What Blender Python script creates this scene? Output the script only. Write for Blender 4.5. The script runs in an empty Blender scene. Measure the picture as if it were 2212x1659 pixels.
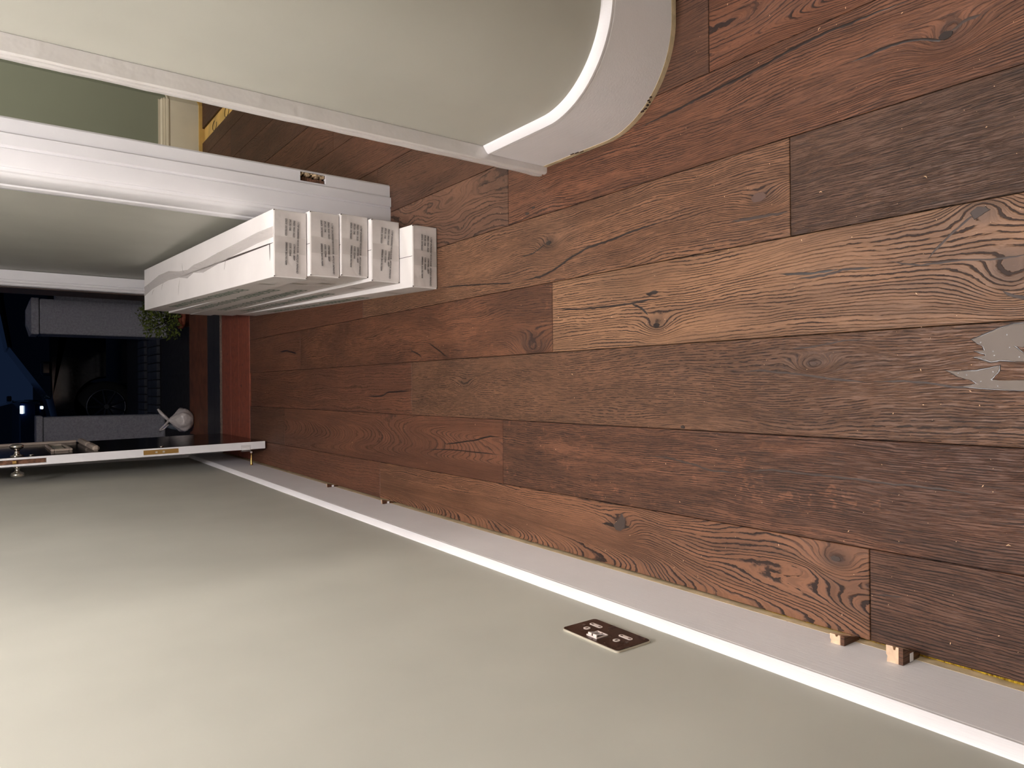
import bpy, bmesh, math, random
from mathutils import Vector, Matrix, noise
random.seed(7)
sc = bpy.context.scene
C = sc.collection
PI = math.pi

# ------------------------------------------------------------------ camera
cam = bpy.data.cameras.new('camera'); camo = bpy.data.objects.new('camera', cam); C.objects.link(camo)
FPX, PITCH, ROLL, YAW, CAMH = 1533.62, 0.641423, 0.0055384, -0.0050854, 1.23745
c_, s_ = math.cos(PITCH), math.sin(PITCH)
fw = Vector((0, c_, -s_)); dn = Vector((0, -s_, -c_)); rt = Vector((1, 0, 0))
cr, sr = math.cos(ROLL), math.sin(ROLL)
rt, dn = cr*rt + sr*dn, -sr*rt + cr*dn
Mz = Matrix.Rotation(YAW, 3, 'Z')
fw, rt, dn = Mz @ fw, Mz @ rt, Mz @ dn
# the phone was held on its side: image right is the world's down
R3 = Matrix((dn, rt, -fw)).transposed()
camo.matrix_world = Matrix.Translation((0, 0, CAMH)) @ R3.to_4x4()
cam.sensor_fit = 'HORIZONTAL'; cam.sensor_width = 36.0
cam.lens = FPX*36.0/2212.0
cam.clip_start = 0.02; cam.clip_end = 200
sc.camera = camo

# ------------------------------------------------------------------ world, lamps, exposure
w = bpy.data.worlds.new('night_sky'); sc.world = w; w.use_nodes = True
w.node_tree.nodes['Background'].inputs[0].default_value = (0.004, 0.008, 0.020, 1)
w.node_tree.nodes['Background'].inputs[1].default_value = 1.0

def lamp(name, loc, power, col, size, typ='POINT'):
    L = bpy.data.lights.new(name, typ); L.energy = power; L.color = col
    if typ == 'AREA':
        L.shape = 'DISK'; L.size = size
    else:
        L.shadow_soft_size = size
    o = bpy.data.objects.new(name, L); o.location = loc; C.objects.link(o); return o
HALL_LIGHT = lamp('hall_ceiling_light', (0.22, 1.25, 2.80), 126, (1.0, 0.955, 0.985), 0.12)
BACK_LIGHT = lamp('stair_hall_light', (1.35, -0.7, 2.80), 27, (1.0, 0.94, 0.92), 0.12)
ROOM_LIGHT = lamp('front_room_light', (2.40, 3.3, 2.7), 64, (1.0, 0.93, 0.85), 0.12)
STREET_LIGHT = lamp('street_light', (3.5, 12.0, 5.5), 9, (0.55, 0.68, 1.0), 0.2)

sc.view_settings.view_transform = 'Standard'
sc.view_settings.look = 'None'
sc.view_settings.exposure = 0.28
sc.view_settings.gamma = 1.0
sc.view_settings.use_curve_mapping = False

# ------------------------------------------------------------------ helpers
def lin(c):
    f = lambda v: v/12.92 if v <= 0.04045 else ((v+0.055)/1.055)**2.4
    return tuple(f(v/255.0) for v in c) + (1.0,)

class NT:
    def __init__(s, mat):
        s.nt = mat.node_tree; s.N = s.nt.nodes; s.L = s.nt.links
    def node(s, t, **kw):
        n = s.N.new(t)
        for k, v in kw.items(): setattr(n, k, v)
        return n
    def put(s, sock, v):
        if hasattr(v, 'links') or isinstance(v, bpy.types.NodeSocket): s.L.new(v, sock)
        else: sock.default_value = v
    def m(s, op, a, b=None, c=None, clamp=False):
        n = s.node('ShaderNodeMath', operation=op); n.use_clamp = clamp
        s.put(n.inputs[0], a)
        if b is not None: s.put(n.inputs[1], b)
        if c is not None: s.put(n.inputs[2], c)
        return n.outputs[0]
    def xyz(s, x, y, z):
        n = s.node('ShaderNodeCombineXYZ')
        for i, v in enumerate((x, y, z)): s.put(n.inputs[i], v)
        return n.outputs[0]
    def noise(s, vec, scale=1.0, detail=2.0, rough=0.5, dist=0.0):
        n = s.node('ShaderNodeTexNoise'); s.put(n.inputs['Vector'], vec)
        n.inputs['Scale'].default_value = scale; n.inputs['Detail'].default_value = detail
        n.inputs['Roughness'].default_value = rough; n.inputs['Distortion'].default_value = dist
        return n.outputs['Fac']
    def ramp(s, fac, stops, interp='LINEAR'):
        n = s.node('ShaderNodeValToRGB'); n.color_ramp.interpolation = interp
        e = n.color_ramp.elements
        while len(e) < len(stops): e.new(0.5)
        for i, (p, c) in enumerate(stops):
            e[i].position = p
            e[i].color = c if len(c) == 4 else (c[0], c[0], c[0], 1)
        s.put(n.inputs[0], fac); return n.outputs[0]
    def smooth(s, v, a, b):
        n = s.node('ShaderNodeMapRange', interpolation_type='SMOOTHSTEP')
        s.put(n.inputs['Value'], v); n.inputs['From Min'].default_value = a; n.inputs['From Max'].default_value = b
        return n.outputs[0]
    def mix(s, f, a, b, blend='MIX'):
        n = s.node('ShaderNodeMix', data_type='RGBA', blend_type=blend)
        s.put(n.inputs['Factor'], f); s.put(n.inputs['A'], a) if False else None
        ia = [i for i in n.inputs if i.name == 'A' and i.type == 'RGBA'][0]
        ib = [i for i in n.inputs if i.name == 'B' and i.type == 'RGBA'][0]
        s.put(ia, a); s.put(ib, b)
        return [o for o in n.outputs if o.type == 'RGBA'][0]
    def bump(s, h, strength, dist):
        n = s.node('ShaderNodeBump'); n.inputs['Strength'].default_value = strength
        n.inputs['Distance'].default_value = dist; s.put(n.inputs['Height'], h); return n.outputs[0]

def newmat(name):
    m = bpy.data.materials.new(name); m.use_nodes = True
    t = NT(m); b = m.node_tree.nodes['Principled BSDF']
    return m, t, b
def setb(b, **kw):
    for k, v in kw.items(): b.inputs[k.replace('_', ' ')].default_value = v

def paint(name, col, rough=0.5, mottle=0.04, mscale=3.0, bump=0.1, bscale=260.0, bdist=0.0006, spec=0.4, dirt=None, streak=None):
    m, t, b = newmat(name)
    tc = t.node('ShaderNodeTexCoord').outputs['Object']
    n = t.noise(tc, mscale, 3.0, 0.55)
    c = lin(col); lo = tuple(v*(1-mottle*2) for v in c[:3])+(1,); hi = tuple(min(1, v*(1+mottle)) for v in c[:3])+(1,)
    colr = t.ramp(n, [(0.3, lo), (0.7, hi)])
    if dirt:
        d = t.smooth(t.noise(tc, dirt[1], 4.0, 0.6), dirt[2], dirt[2]+0.08)
        colr = t.mix(d, colr, lin(dirt[0]))
    t.put(b.inputs['Base Color'], colr)
    h = t.noise(tc, bscale, 2.0, 0.5)
    if streak:
        mp = t.node('ShaderNodeMapping'); mp.inputs['Scale'].default_value = streak
        t.put(mp.inputs['Vector'], tc)
        h2 = t.noise(mp.outputs[0], 1.0, 3.0, 0.6)
        h = t.m('ADD', h2, t.m('MULTIPLY', h, 0.3))
    t.put(b.inputs['Normal'], t.bump(h, bump, bdist))
    setb(b, Roughness=rough); b.inputs['Specular IOR Level'].default_value = spec
    return m

def plain(name, col, rough=0.5, metal=0.0, spec=0.5, emit=None, alpha=None):
    m, t, b = newmat(name)
    b.inputs['Base Color'].default_value = lin(col)
    tc = t.node('ShaderNodeTexCoord').outputs['Object']
    n = t.noise(tc, 40.0, 2.0)
    t.put(b.inputs['Roughness'], t.m('ADD', t.m('MULTIPLY', n, 0.1), max(0.0, rough-0.05)))
    setb(b, Metallic=metal); b.inputs['Specular IOR Level'].default_value = spec
    if emit:
        b.inputs['Emission Color'].default_value = lin(emit[0]); b.inputs['Emission Strength'].default_value = emit[1]
    if alpha is not None: b.inputs['Alpha'].default_value = alpha
    return m

def link(name, bm, mat, parent=None, smooth=False, loc=None):
    me = bpy.data.meshes.new(name)
    bmesh.ops.recalc_face_normals(bm, faces=bm.faces)
    bm.to_mesh(me); bm.free()
    if smooth:
        for p in me.polygons: p.use_smooth = True
    for mm in (mat if isinstance(mat, (list, tuple)) else [mat]): me.materials.append(mm)
    o = bpy.data.objects.new(name, me); C.objects.link(o)
    if loc: o.location = loc
    if parent: o.parent = parent
    return o
def empty(name, loc=(0, 0, 0)):
    o = bpy.data.objects.new(name, None); C.objects.link(o); o.location = loc; o.empty_display_size = 0.1; return o
def tag(o, label=None, cat=None, group=None, kind=None):
    if label: o['label'] = label
    if cat: o['category'] = cat
    if group: o['group'] = group
    if kind: o['kind'] = kind
    return o
def autosmooth(o, deg=35):
    me = o.data
    for p in me.polygons: p.use_smooth = True
    bm = bmesh.new(); bm.from_mesh(me)
    for e in bm.edges:
        if len(e.link_faces) == 2 and e.calc_face_angle(0) > math.radians(deg): e.smooth = False
    bm.to_mesh(me); bm.free()
    return o

def add_hex(bm, P, bev=0.0, seg=1):
    """P: 8 points, bottom ring 0-3 then top ring 4-7"""
    v = [bm.verts.new(p) for p in P]
    fs = [bm.faces.new([v[i] for i in q]) for q in ((3, 2, 1, 0), (4, 5, 6, 7), (0, 1, 5, 4), (1, 2, 6, 5), (2, 3, 7, 6), (3, 0, 4, 7))]
    if bev > 0:
        es = list({e for f in fs for e in f.edges})
        bmesh.ops.bevel(bm, geom=es, offset=bev, segments=seg, profile=0.5, affect='EDGES')
def add_box(bm, x0, x1, y0, y1, z0, z1, bev=0.0, seg=1):
    add_hex(bm, [(x0, y0, z0), (x1, y0, z0), (x1, y1, z0), (x0, y1, z0), (x0, y0, z1), (x1, y0, z1), (x1, y1, z1), (x0, y1, z1)], bev, seg)
def box(name, x0, x1, y0, y1, z0, z1, mat, parent=None, bev=0.0, seg=1):
    bm = bmesh.new(); add_box(bm, x0, x1, y0, y1, z0, z1, bev, seg); return link(name, bm, mat, parent)
def add_prism(bm, poly, z0, z1):
    a = [bm.verts.new((x, y, z0)) for x, y in poly]; b = [bm.verts.new((x, y, z1)) for x, y in poly]
    n = len(poly)
    bm.faces.new(a[::-1]); bm.faces.new(b)
    for i in range(n): bm.faces.new((a[i], a[(i+1) % n], b[(i+1) % n], b[i]))
def prism(name, poly, z0, z1, mat, parent=None):
    bm = bmesh.new(); add_prism(bm, poly, z0, z1); return link(name, bm, mat, parent)
def add_tube(bm, pts, rad, seg=8, caps=True):
    pts = [Vector(p) for p in pts]; rings = []
    for i, p in enumerate(pts):
        d = (pts[min(i+1, len(pts)-1)]-pts[max(i-1, 0)]).normalized()
        up = Vector((0, 0, 1)) if abs(d.z) < 0.9 else Vector((1, 0, 0))
        a = d.cross(up).normalized(); b = d.cross(a)
        r = rad[i] if isinstance(rad, (list, tuple)) else rad
        rings.append([bm.verts.new(p+a*math.cos(2*PI*k/seg)*r+b*math.sin(2*PI*k/seg)*r) for k in range(seg)])
    for i in range(len(rings)-1):
        for k in range(seg): bm.faces.new((rings[i][k], rings[i][(k+1) % seg], rings[i+1][(k+1) % seg], rings[i+1][k]))
    if caps: bm.faces.new(rings[0][::-1]); bm.faces.new(rings[-1])
def add_lathe(bm, prof, axis_o, axis_d, seg=24):
    """prof: list of (distance along axis, radius)"""
    pts = [Vector(axis_o)+Vector(axis_d).normalized()*a for a, r in prof]
    d = Vector(axis_d).normalized(); up = Vector((0, 0, 1)) if abs(d.z) < 0.9 else Vector((1, 0, 0))
    a = d.cross(up).normalized(); b = d.cross(a); rings = []
    for p, (t_, r) in zip(pts, prof):
        r = max(r, 1e-5)
        rings.append([bm.verts.new(p+a*math.cos(2*PI*k/seg)*r+b*math.sin(2*PI*k/seg)*r) for k in range(seg)])
    for i in range(len(rings)-1):
        for k in range(seg): bm.faces.new((rings[i][k], rings[i][(k+1) % seg], rings[i+1][(k+1) % seg], rings[i+1][k]))
    bm.faces.new(rings[0][::-1]); bm.faces.new(rings[-1])
def sweep(bm, path, nrm, prof):
    """path: list of (x,y); nrm: unit inward normals (towards the wall); prof: list of (offset towards wall, z)"""
    rings = [[bm.verts.new((p[0]+n[0]*o, p[1]+n[1]*o, z)) for o, z in prof] for p, n in zip(path, nrm)]
    m = len(prof)
    for i in range(len(rings)-1):
        for k in range(m): bm.faces.new((rings[i][k], rings[i][(k+1) % m], rings[i+1][(k+1) % m], rings[i+1][k]))
    bm.faces.new(rings[0][::-1]); bm.faces.new(rings[-1])
def boolean_cut(o, cutters):
    for (a, b) in cutters:
        bm = bmesh.new(); add_box(bm, a[0], b[0], a[1], b[1], a[2], b[2])
        me = bpy.data.meshes.new('cut'); bm.to_mesh(me); bm.free()
        co = bpy.data.objects.new('cut', me); C.objects.link(co)
        co.matrix_world = o.matrix_world.copy()
        md = o.modifiers.new('b', 'BOOLEAN'); md.operation = 'DIFFERENCE'; md.object = co; md.solver = 'EXACT'
        bpy.context.view_layer.update()
        ev = o.evaluated_get(bpy.context.evaluated_depsgraph_get())
        nm = bpy.data.meshes.new_from_object(ev)
        o.modifiers.clear(); old = o.data; o.data = nm; nm.name = old.name
        bpy.data.objects.remove(co); bpy.data.meshes.remove(me)

# ------------------------------------------------------------------ wood
def wood(name, seed, light, dark, N=110.0, warp=0.6, line=0.8, fine=0.5, fleck=0.0, blot=0.3, knots=(), rough=0.5, cath=0.0, cy=0.0, cx=0.0, gap=0.58, chop=0.0):
    m, t, b = newmat(name)
    tc = t.node('ShaderNodeTexCoord').outputs['Object']
    sp = t.node('ShaderNodeSeparateXYZ'); t.put(sp.inputs[0], tc)
    x, y = sp.outputs[0], sp.outputs[1]
    w1 = t.m('SUBTRACT', t.noise(t.xyz(t.m('MULTIPLY', x, 7.0), t.m('MULTIPLY', y, 2.2), seed), 1.0, 2.0, 0.5), 0.5)
    w2 = t.m('SUBTRACT', t.noise(t.xyz(t.m('MULTIPLY', x, 30.0), t.m('MULTIPLY', y, 13.0), seed+3.7), 1.0, 3.0, 0.55), 0.5)
    g = t.m('ADD', x, t.m('ADD', t.m('MULTIPLY', w1, 0.11*warp), t.m('MULTIPLY', w2, 0.006)))
    if cath:
        # arched grain: long parabolas pointing along the board
        dx = t.m('SUBTRACT', x, cx)
        g2 = t.m('SUBTRACT', t.m('MULTIPLY', t.m('MULTIPLY', dx, dx), 16.0), t.m('MULTIPLY', t.m('SUBTRACT', y, cy), 0.24*cath))
        g2 = t.m('ADD', g2, t.m('MULTIPLY', w1, 0.10))
        f = t.smooth(t.m('ABSOLUTE', dx), 0.03, 0.10)
        g = t.m('ADD', t.m('MULTIPLY', g, f), t.m('MULTIPLY', g2, t.m('SUBTRACT', 1.0, f)))
    kd = None
    for (kx, ky, sx, sy, a) in knots:
        dx = t.m('SUBTRACT', x, kx); dy = t.m('SUBTRACT', y, ky)
        r2 = t.m('ADD', t.m('POWER', t.m('ABSOLUTE', t.m('DIVIDE', dx, sx)), 2.0), t.m('POWER', t.m('ABSOLUTE', t.m('DIVIDE', dy, sy)), 2.0))
        e = t.m('POWER', 2.71828, t.m('MULTIPLY', r2, -1.0))
        # the grain swells sideways around the knot
        g = t.m('ADD', g, t.m('MULTIPLY', e, a))
        g = t.m('SUBTRACT', g, t.m('MULTIPLY', t.m('MULTIPLY', dx, e), 0.75))
        k = t.m('MULTIPLY', e, 1.0); kd = k if kd is None else t.m('MAXIMUM', kd, k)
    jit = t.noise(t.xyz(t.m('MULTIPLY', x, 90.0), t.m('MULTIPLY', y, 45.0), seed+9.1), 1.0, 3.0, 0.6)
    jit2 = t.noise(t.xyz(t.m('MULTIPLY', g, 35.0), t.m('MULTIPLY', y, 0.8), seed+2.1), 1.0, 1.0, 0.5)
    ph = t.m('FRACT', t.m('ADD', t.m('ADD', t.m('MULTIPLY', g, N), t.m('MULTIPLY', jit, 0.75)), t.m('MULTIPLY', jit2, 3.0)))
    # each ring: a slow rise to a dark brushed-out pore line, then a sharp edge
    ln = t.m('MULTIPLY', t.smooth(ph, gap, 0.86), t.m('SUBTRACT', 1.0, t.smooth(ph, 0.93, 1.0)))
    br = t.noise(t.xyz(t.m('MULTIPLY', g, N*1.3), t.m('MULTIPLY', y, 13.0 + 22.0*chop), seed+5.3), 1.0, 2.0, 0.6)
    ln = t.m('MULTIPLY', ln, t.smooth(br, 0.32+chop*0.08, 0.46 + chop*0.08))
    zone = t.noise(t.xyz(t.m('MULTIPLY', g, 12.0), t.m('MULTIPLY', y, 3.0), seed+7.9), 1.0, 2.0, 0.55)
    ln = t.m('MULTIPLY', ln, t.m('ADD', 0.45, t.smooth(zone, 0.36, 0.58)), clamp=True)
    fi = t.noise(t.xyz(t.m('MULTIPLY', g, 420.0), t.m('MULTIPLY', y, 20.0), seed+1.3), 1.0, 3.0, 0.7)
    fl = t.smooth(fi, 0.47, 0.60)
    f2 = t.noise(t.xyz(t.m('MULTIPLY', g, 900.0), t.m('MULTIPLY', y, 60.0), seed+4.3), 1.0, 2.0, 0.6)
    fl = t.m('MAXIMUM', fl, t.m('MULTIPLY', t.smooth(f2, 0.55, 0.66), 0.55))
    tone = t.noise(t.xyz(t.m('MULTIPLY', x, 9.0), t.m('MULTIPLY', y, 3.2), seed+11.0), 1.0, 3.0, 0.55)
    tone2 = t.noise(t.xyz(t.m('MULTIPLY', g, 45.0), t.m('MULTIPLY', y, 1.8), seed+13.0), 1.0, 2.0, 0.5)
    light = (light[0]*0.80, light[1]*0.755, light[2]*0.69); dark = (dark[0]*0.60, dark[1]*0.58, dark[2]*0.54)
    L, D = lin(light), lin(dark)
    mid = tuple(0.45*a+0.55*d for a, d in zip(L, D))
    base = t.mix(t.m('MULTIPLY', t.smooth(tone, 0.38, 0.68), blot*1.6, clamp=True), L, mid)
    base = t.mix(t.m('MULTIPLY', t.smooth(tone2, 0.45, 0.7), 0.55), base, mid)
    if fleck:
        fk = t.noise(t.xyz(t.m('MULTIPLY', t.m('ADD', x, t.m('MULTIPLY', w2, 0.10)), 42.0), t.m('MULTIPLY', y, 24.0), seed+17.0), 1.0, 1.0, 0.5, 1.2)
        zz = t.smooth(t.noise(t.xyz(t.m('MULTIPLY', x, 14.0), t.m('MULTIPLY', y, 3.0), seed+21.0), 1.0, 1.0), 0.42, 0.6)
        base = t.mix(t.m('MULTIPLY', t.smooth(tone2, 0.35, 0.55), 0.5*fleck), base, mid)
        base = t.mix(t.m('MULTIPLY', t.m('MULTIPLY', t.smooth(fk, 0.6, 0.68), zz), 0.75*fleck), base, tuple(min(1, v*1.18) for v in L[:3])+(1,))
    dk = t.m('ADD', t.m('MULTIPLY', ln, line), t.m('MULTIPLY', fl, fine*0.62), clamp=True)
    col = t.mix(dk, base, D)
    if kd is not None:
        col = t.mix(t.m('MULTIPLY', t.smooth(kd, 0.45, 0.98), 0.45), col, tuple(v*0.8 for v in D[:3])+(1,))
    t.put(b.inputs['Base Color'], col)
    t.put(b.inputs['Roughness'], t.m('ADD', rough, t.m('MULTIPLY', dk, 0.18)))
    b.inputs['Specular IOR Level'].default_value = 0.35
    t.put(b.inputs['Normal'], t.bump(t.m('SUBTRACT', 1.0, dk), 0.75, 0.0012))
    return m

M = {}
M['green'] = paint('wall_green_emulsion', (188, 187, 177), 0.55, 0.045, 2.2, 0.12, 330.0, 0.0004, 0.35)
M['green_shaded'] = paint('green_emulsion_shaded', (148, 153, 138), 0.7, 0.03, 1.6, 0.12, 330.0, 0.0004, 0.3)  # the hall's green paint again, the room's dimness mixed into the colour
M['ceil'] = paint('ceiling_white', (236, 232, 224), 0.8, 0.02)
M['gloss'] = paint('white_gloss_paint', (228, 226, 228), 0.28, 0.02, 5.0, 0.35, 55.0, 0.0012, 0.5)
M['gloss_side'] = paint('brushed_white_paint', (232, 229, 231), 0.50, 0.02, 5.0, 0.3, 120.0, 0.0010, 0.25, streak=(260.0, 14.0, 260.0))
M['gloss_old'] = paint('old_chipped_white_paint', (220, 216, 214), 0.35, 0.015, 14.0, 0.5, 38.0, 0.0030, 0.5)
M['cream'] = paint('lamp_tinted_gloss_paint', (226, 216, 198), 0.35, 0.03, 8.0, 0.3, 60.0, 0.0010, 0.5)  # cream is the front room lamp's tint, put into the paint colour
M['bare'] = paint('bare_varnished_edge', (208, 188, 154), 0.6, 0.15, 30.0, 0.4, 90.0, 0.001, 0.3, dirt=((120, 90, 60), 60.0, 0.66))
M['foil'] = None
m_, t_, b_ = newmat('gold_foil_underlay')
tc = t_.node('ShaderNodeTexCoord').outputs['Object']
mp = t_.node('ShaderNodeMapping'); mp.inputs['Scale'].default_value = (60, 260, 60); t_.put(mp.inputs['Vector'], tc)
n_ = t_.noise(mp.outputs[0], 1.0, 3.0, 0.7)
t_.put(b_.inputs['Base Color'], t_.ramp(n_, [(0.35, lin((120, 84, 20))), (0.6, lin((235, 205, 70)))]))
t_.put(b_.inputs['Normal'], t_.bump(n_, 0.8, 0.004)); setb(b_, Metallic=0.55, Roughness=0.3)
M['foil'] = m_
M['ply'] = paint('pale_plywood', (222, 190, 160), 0.6, 0.10, 90.0, 0.3, 300.0, 0.0006, 0.3)
M['stain'] = wood('dark_stained_offcut', 3.3, (112, 76, 56), (46, 26, 20), N=160, warp=0.3, line=0.6, fine=0.7)
M['screed'] = paint('subfloor_boards', (150, 120, 80), 0.8, 0.1)
M['yellowboard'] = paint('yellow_underlay_board', (226, 186, 112), 0.6, 0.12, 9.0, 0.3, 40.0, 0.002, 0.35)
M['carton'] = paint('white_cardboard', (226, 221, 219), 0.55, 0.02, 7.0, 0.2, 90.0, 0.0006, 0.35)
M['carton_end'] = paint('white_cardboard_end', (210, 203, 199), 0.5, 0.05, 18.0, 0.35, 40.0, 0.0012, 0.4)
M['tape'] = plain('clear_packing_tape', (214, 206, 200), 0.22, spec=0.5, alpha=0.10)
M['tape_edge'] = plain('grey_tape_edge', (150, 142, 138), 0.4)
M['packtape'] = plain('crumpled_clear_tape', (196, 188, 184), 0.3, spec=0.5, alpha=0.45)
M['ink'] = plain('black_print', (48, 42, 40), 0.7)
M['ink_green'] = plain('green_print', (96, 128, 108), 0.7)
M['ink_grey'] = plain('faint_grey_print', (180, 174, 166), 0.7)
M['slit'] = plain('dark_slit', (60, 52, 48), 0.8)
M['black_gloss'] = plain('black_door_gloss', (20, 15, 13), 0.16, spec=0.6)
M['chrome'] = plain('satin_chrome', (205, 200, 192), 0.18, metal=1.0)
M['brass'] = plain('brass', (196, 158, 96), 0.32, metal=0.85)
M['rawwood'] = paint('raw_old_wood', (112, 78, 58), 0.75, 0.35, 50.0, 0.6, 80.0, 0.003, 0.3)
M['plaster'] = paint('crumbled_plaster', (196, 172, 140), 0.85, 0.3, 110.0, 1.0, 90.0, 0.004, 0.2, dirt=((110, 84, 60), 120.0, 0.55))
M['cavity'] = plain('dark_cavity', (44, 24, 18), 0.9)
M['bronze'] = plain('dark_bronze_plate', (62, 42, 34), 0.26, metal=0.35)
M['insert'] = plain('white_socket_insert', (222, 208, 202), 0.4)
M['rocker'] = plain('grey_rocker', (130, 118, 112), 0.25, metal=0.7)
M['silver'] = plain('bright_edge', (206, 198, 182), 0.3, metal=0.4)
M['resin'] = plain('dark_resin_filler', (64, 54, 50), 0.5, spec=0.2)
M['resin_sheen'] = plain('resin_filler_reflection', (104, 94, 87), 0.55, spec=0.25)  # same resin, paled in colour to stand for the light it reflects
M['knotwood'] = plain('dark_knot_wood', (74, 50, 40), 0.55)
M['crack'] = plain('dark_crack_filler', (32, 21, 17), 0.35, spec=0.5)
M['shaving'] = plain('pale_sawdust', (214, 178, 140), 0.8)
M['redwood'] = paint('red_stained_sill', (124, 66, 48), 0.5, 0.16, 26.0, 0.4, 60.0, 0.002, 0.35, dirt=((60, 26, 20), 30.0, 0.62), streak=(8.0, 120.0, 120.0))
M['sill_black'] = paint('black_weatherboard', (40, 37, 38), 0.45, 0.15, 30.0, 0.3, 60.0, 0.002, 0.4)
M['mortar'] = paint('grey_mortar', (128, 108, 96), 0.9, 0.2, 60.0, 0.8, 80.0, 0.004, 0.2)
M['terra'] = paint('terracotta_step', (104, 62, 40), 0.6, 0.2, 12.0, 0.3, 50.0, 0.002, 0.3)
M['tarmac'] = paint('dark_path', (40, 38, 40), 0.8, 0.2, 20.0, 0.5, 60.0, 0.004, 0.3)
M['paver'] = paint('grey_paver', (66, 68, 76), 0.7, 0.2, 12.0, 0.5, 60.0, 0.004, 0.3)
M['render'] = paint('rough_rendered_wall', (168, 166, 172), 0.9, 0.12, 60.0, 1.0, 120.0, 0.006, 0.2)
M['carblack'] = plain('black_car_paint', (8, 8, 10), 0.08, spec=0.8)
M['carblue'] = plain('blue_car_paint', (12, 20, 50), 0.12, spec=0.8)
M['glass'] = plain('dark_car_glass', (10, 12, 18), 0.05, spec=0.9)
M['tyre'] = plain('tyre_rubber', (12, 12, 13), 0.85)
M['alloy'] = plain('dull_alloy', (60, 62, 68), 0.35, metal=0.8)
M['led'] = plain('led_lamp', (220, 240, 255), 0.3, emit=((214, 240, 255), 5.0))
M['leaf'] = paint('shrub_leaf', (104, 116, 48), 0.5, 0.4, 30.0, 0.2)
M['pot'] = paint('terracotta_pot', (168, 92, 66), 0.8, 0.15)
M['soil'] = plain('soil', (40, 28, 20), 0.95)
M['bag'] = paint('white_plastic_bag', (206, 196, 192), 0.35, 0.05, 14.0, 0.8, 26.0, 0.010, 0.5)
M['capblue'] = plain('blue_cap', (30, 60, 190), 0.35)
M['pet'] = plain('clear_bottle_plastic', (150, 160, 170), 0.1, alpha=0.4)
M['darkframe'] = plain('dark_outer_frame', (58, 40, 30), 0.5)
M['lamp_glass'] = plain('lit_lamp_shade', (255, 246, 232), 0.4, emit=((255, 240, 220), 3.0))

# ------------------------------------------------------------------ FLOOR
X0, PW = 0.0923, 0.19
def seam(k): return X0 + PW*k
def left_face(y): return -0.4585 + 0.0111*y          # face of the left skirting
floor = box('floor', -0.60, 3.1, -2.1, 4.18, -0.060, -0.024, M['screed'])
tag(floor, 'hall and front room floor laid with wide dark oak planks', 'floor', kind='structure')
box('subfloor', 0.80, 3.1, 4.18, 5.75, -0.060, -0.024, M['screed'], floor)

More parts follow.
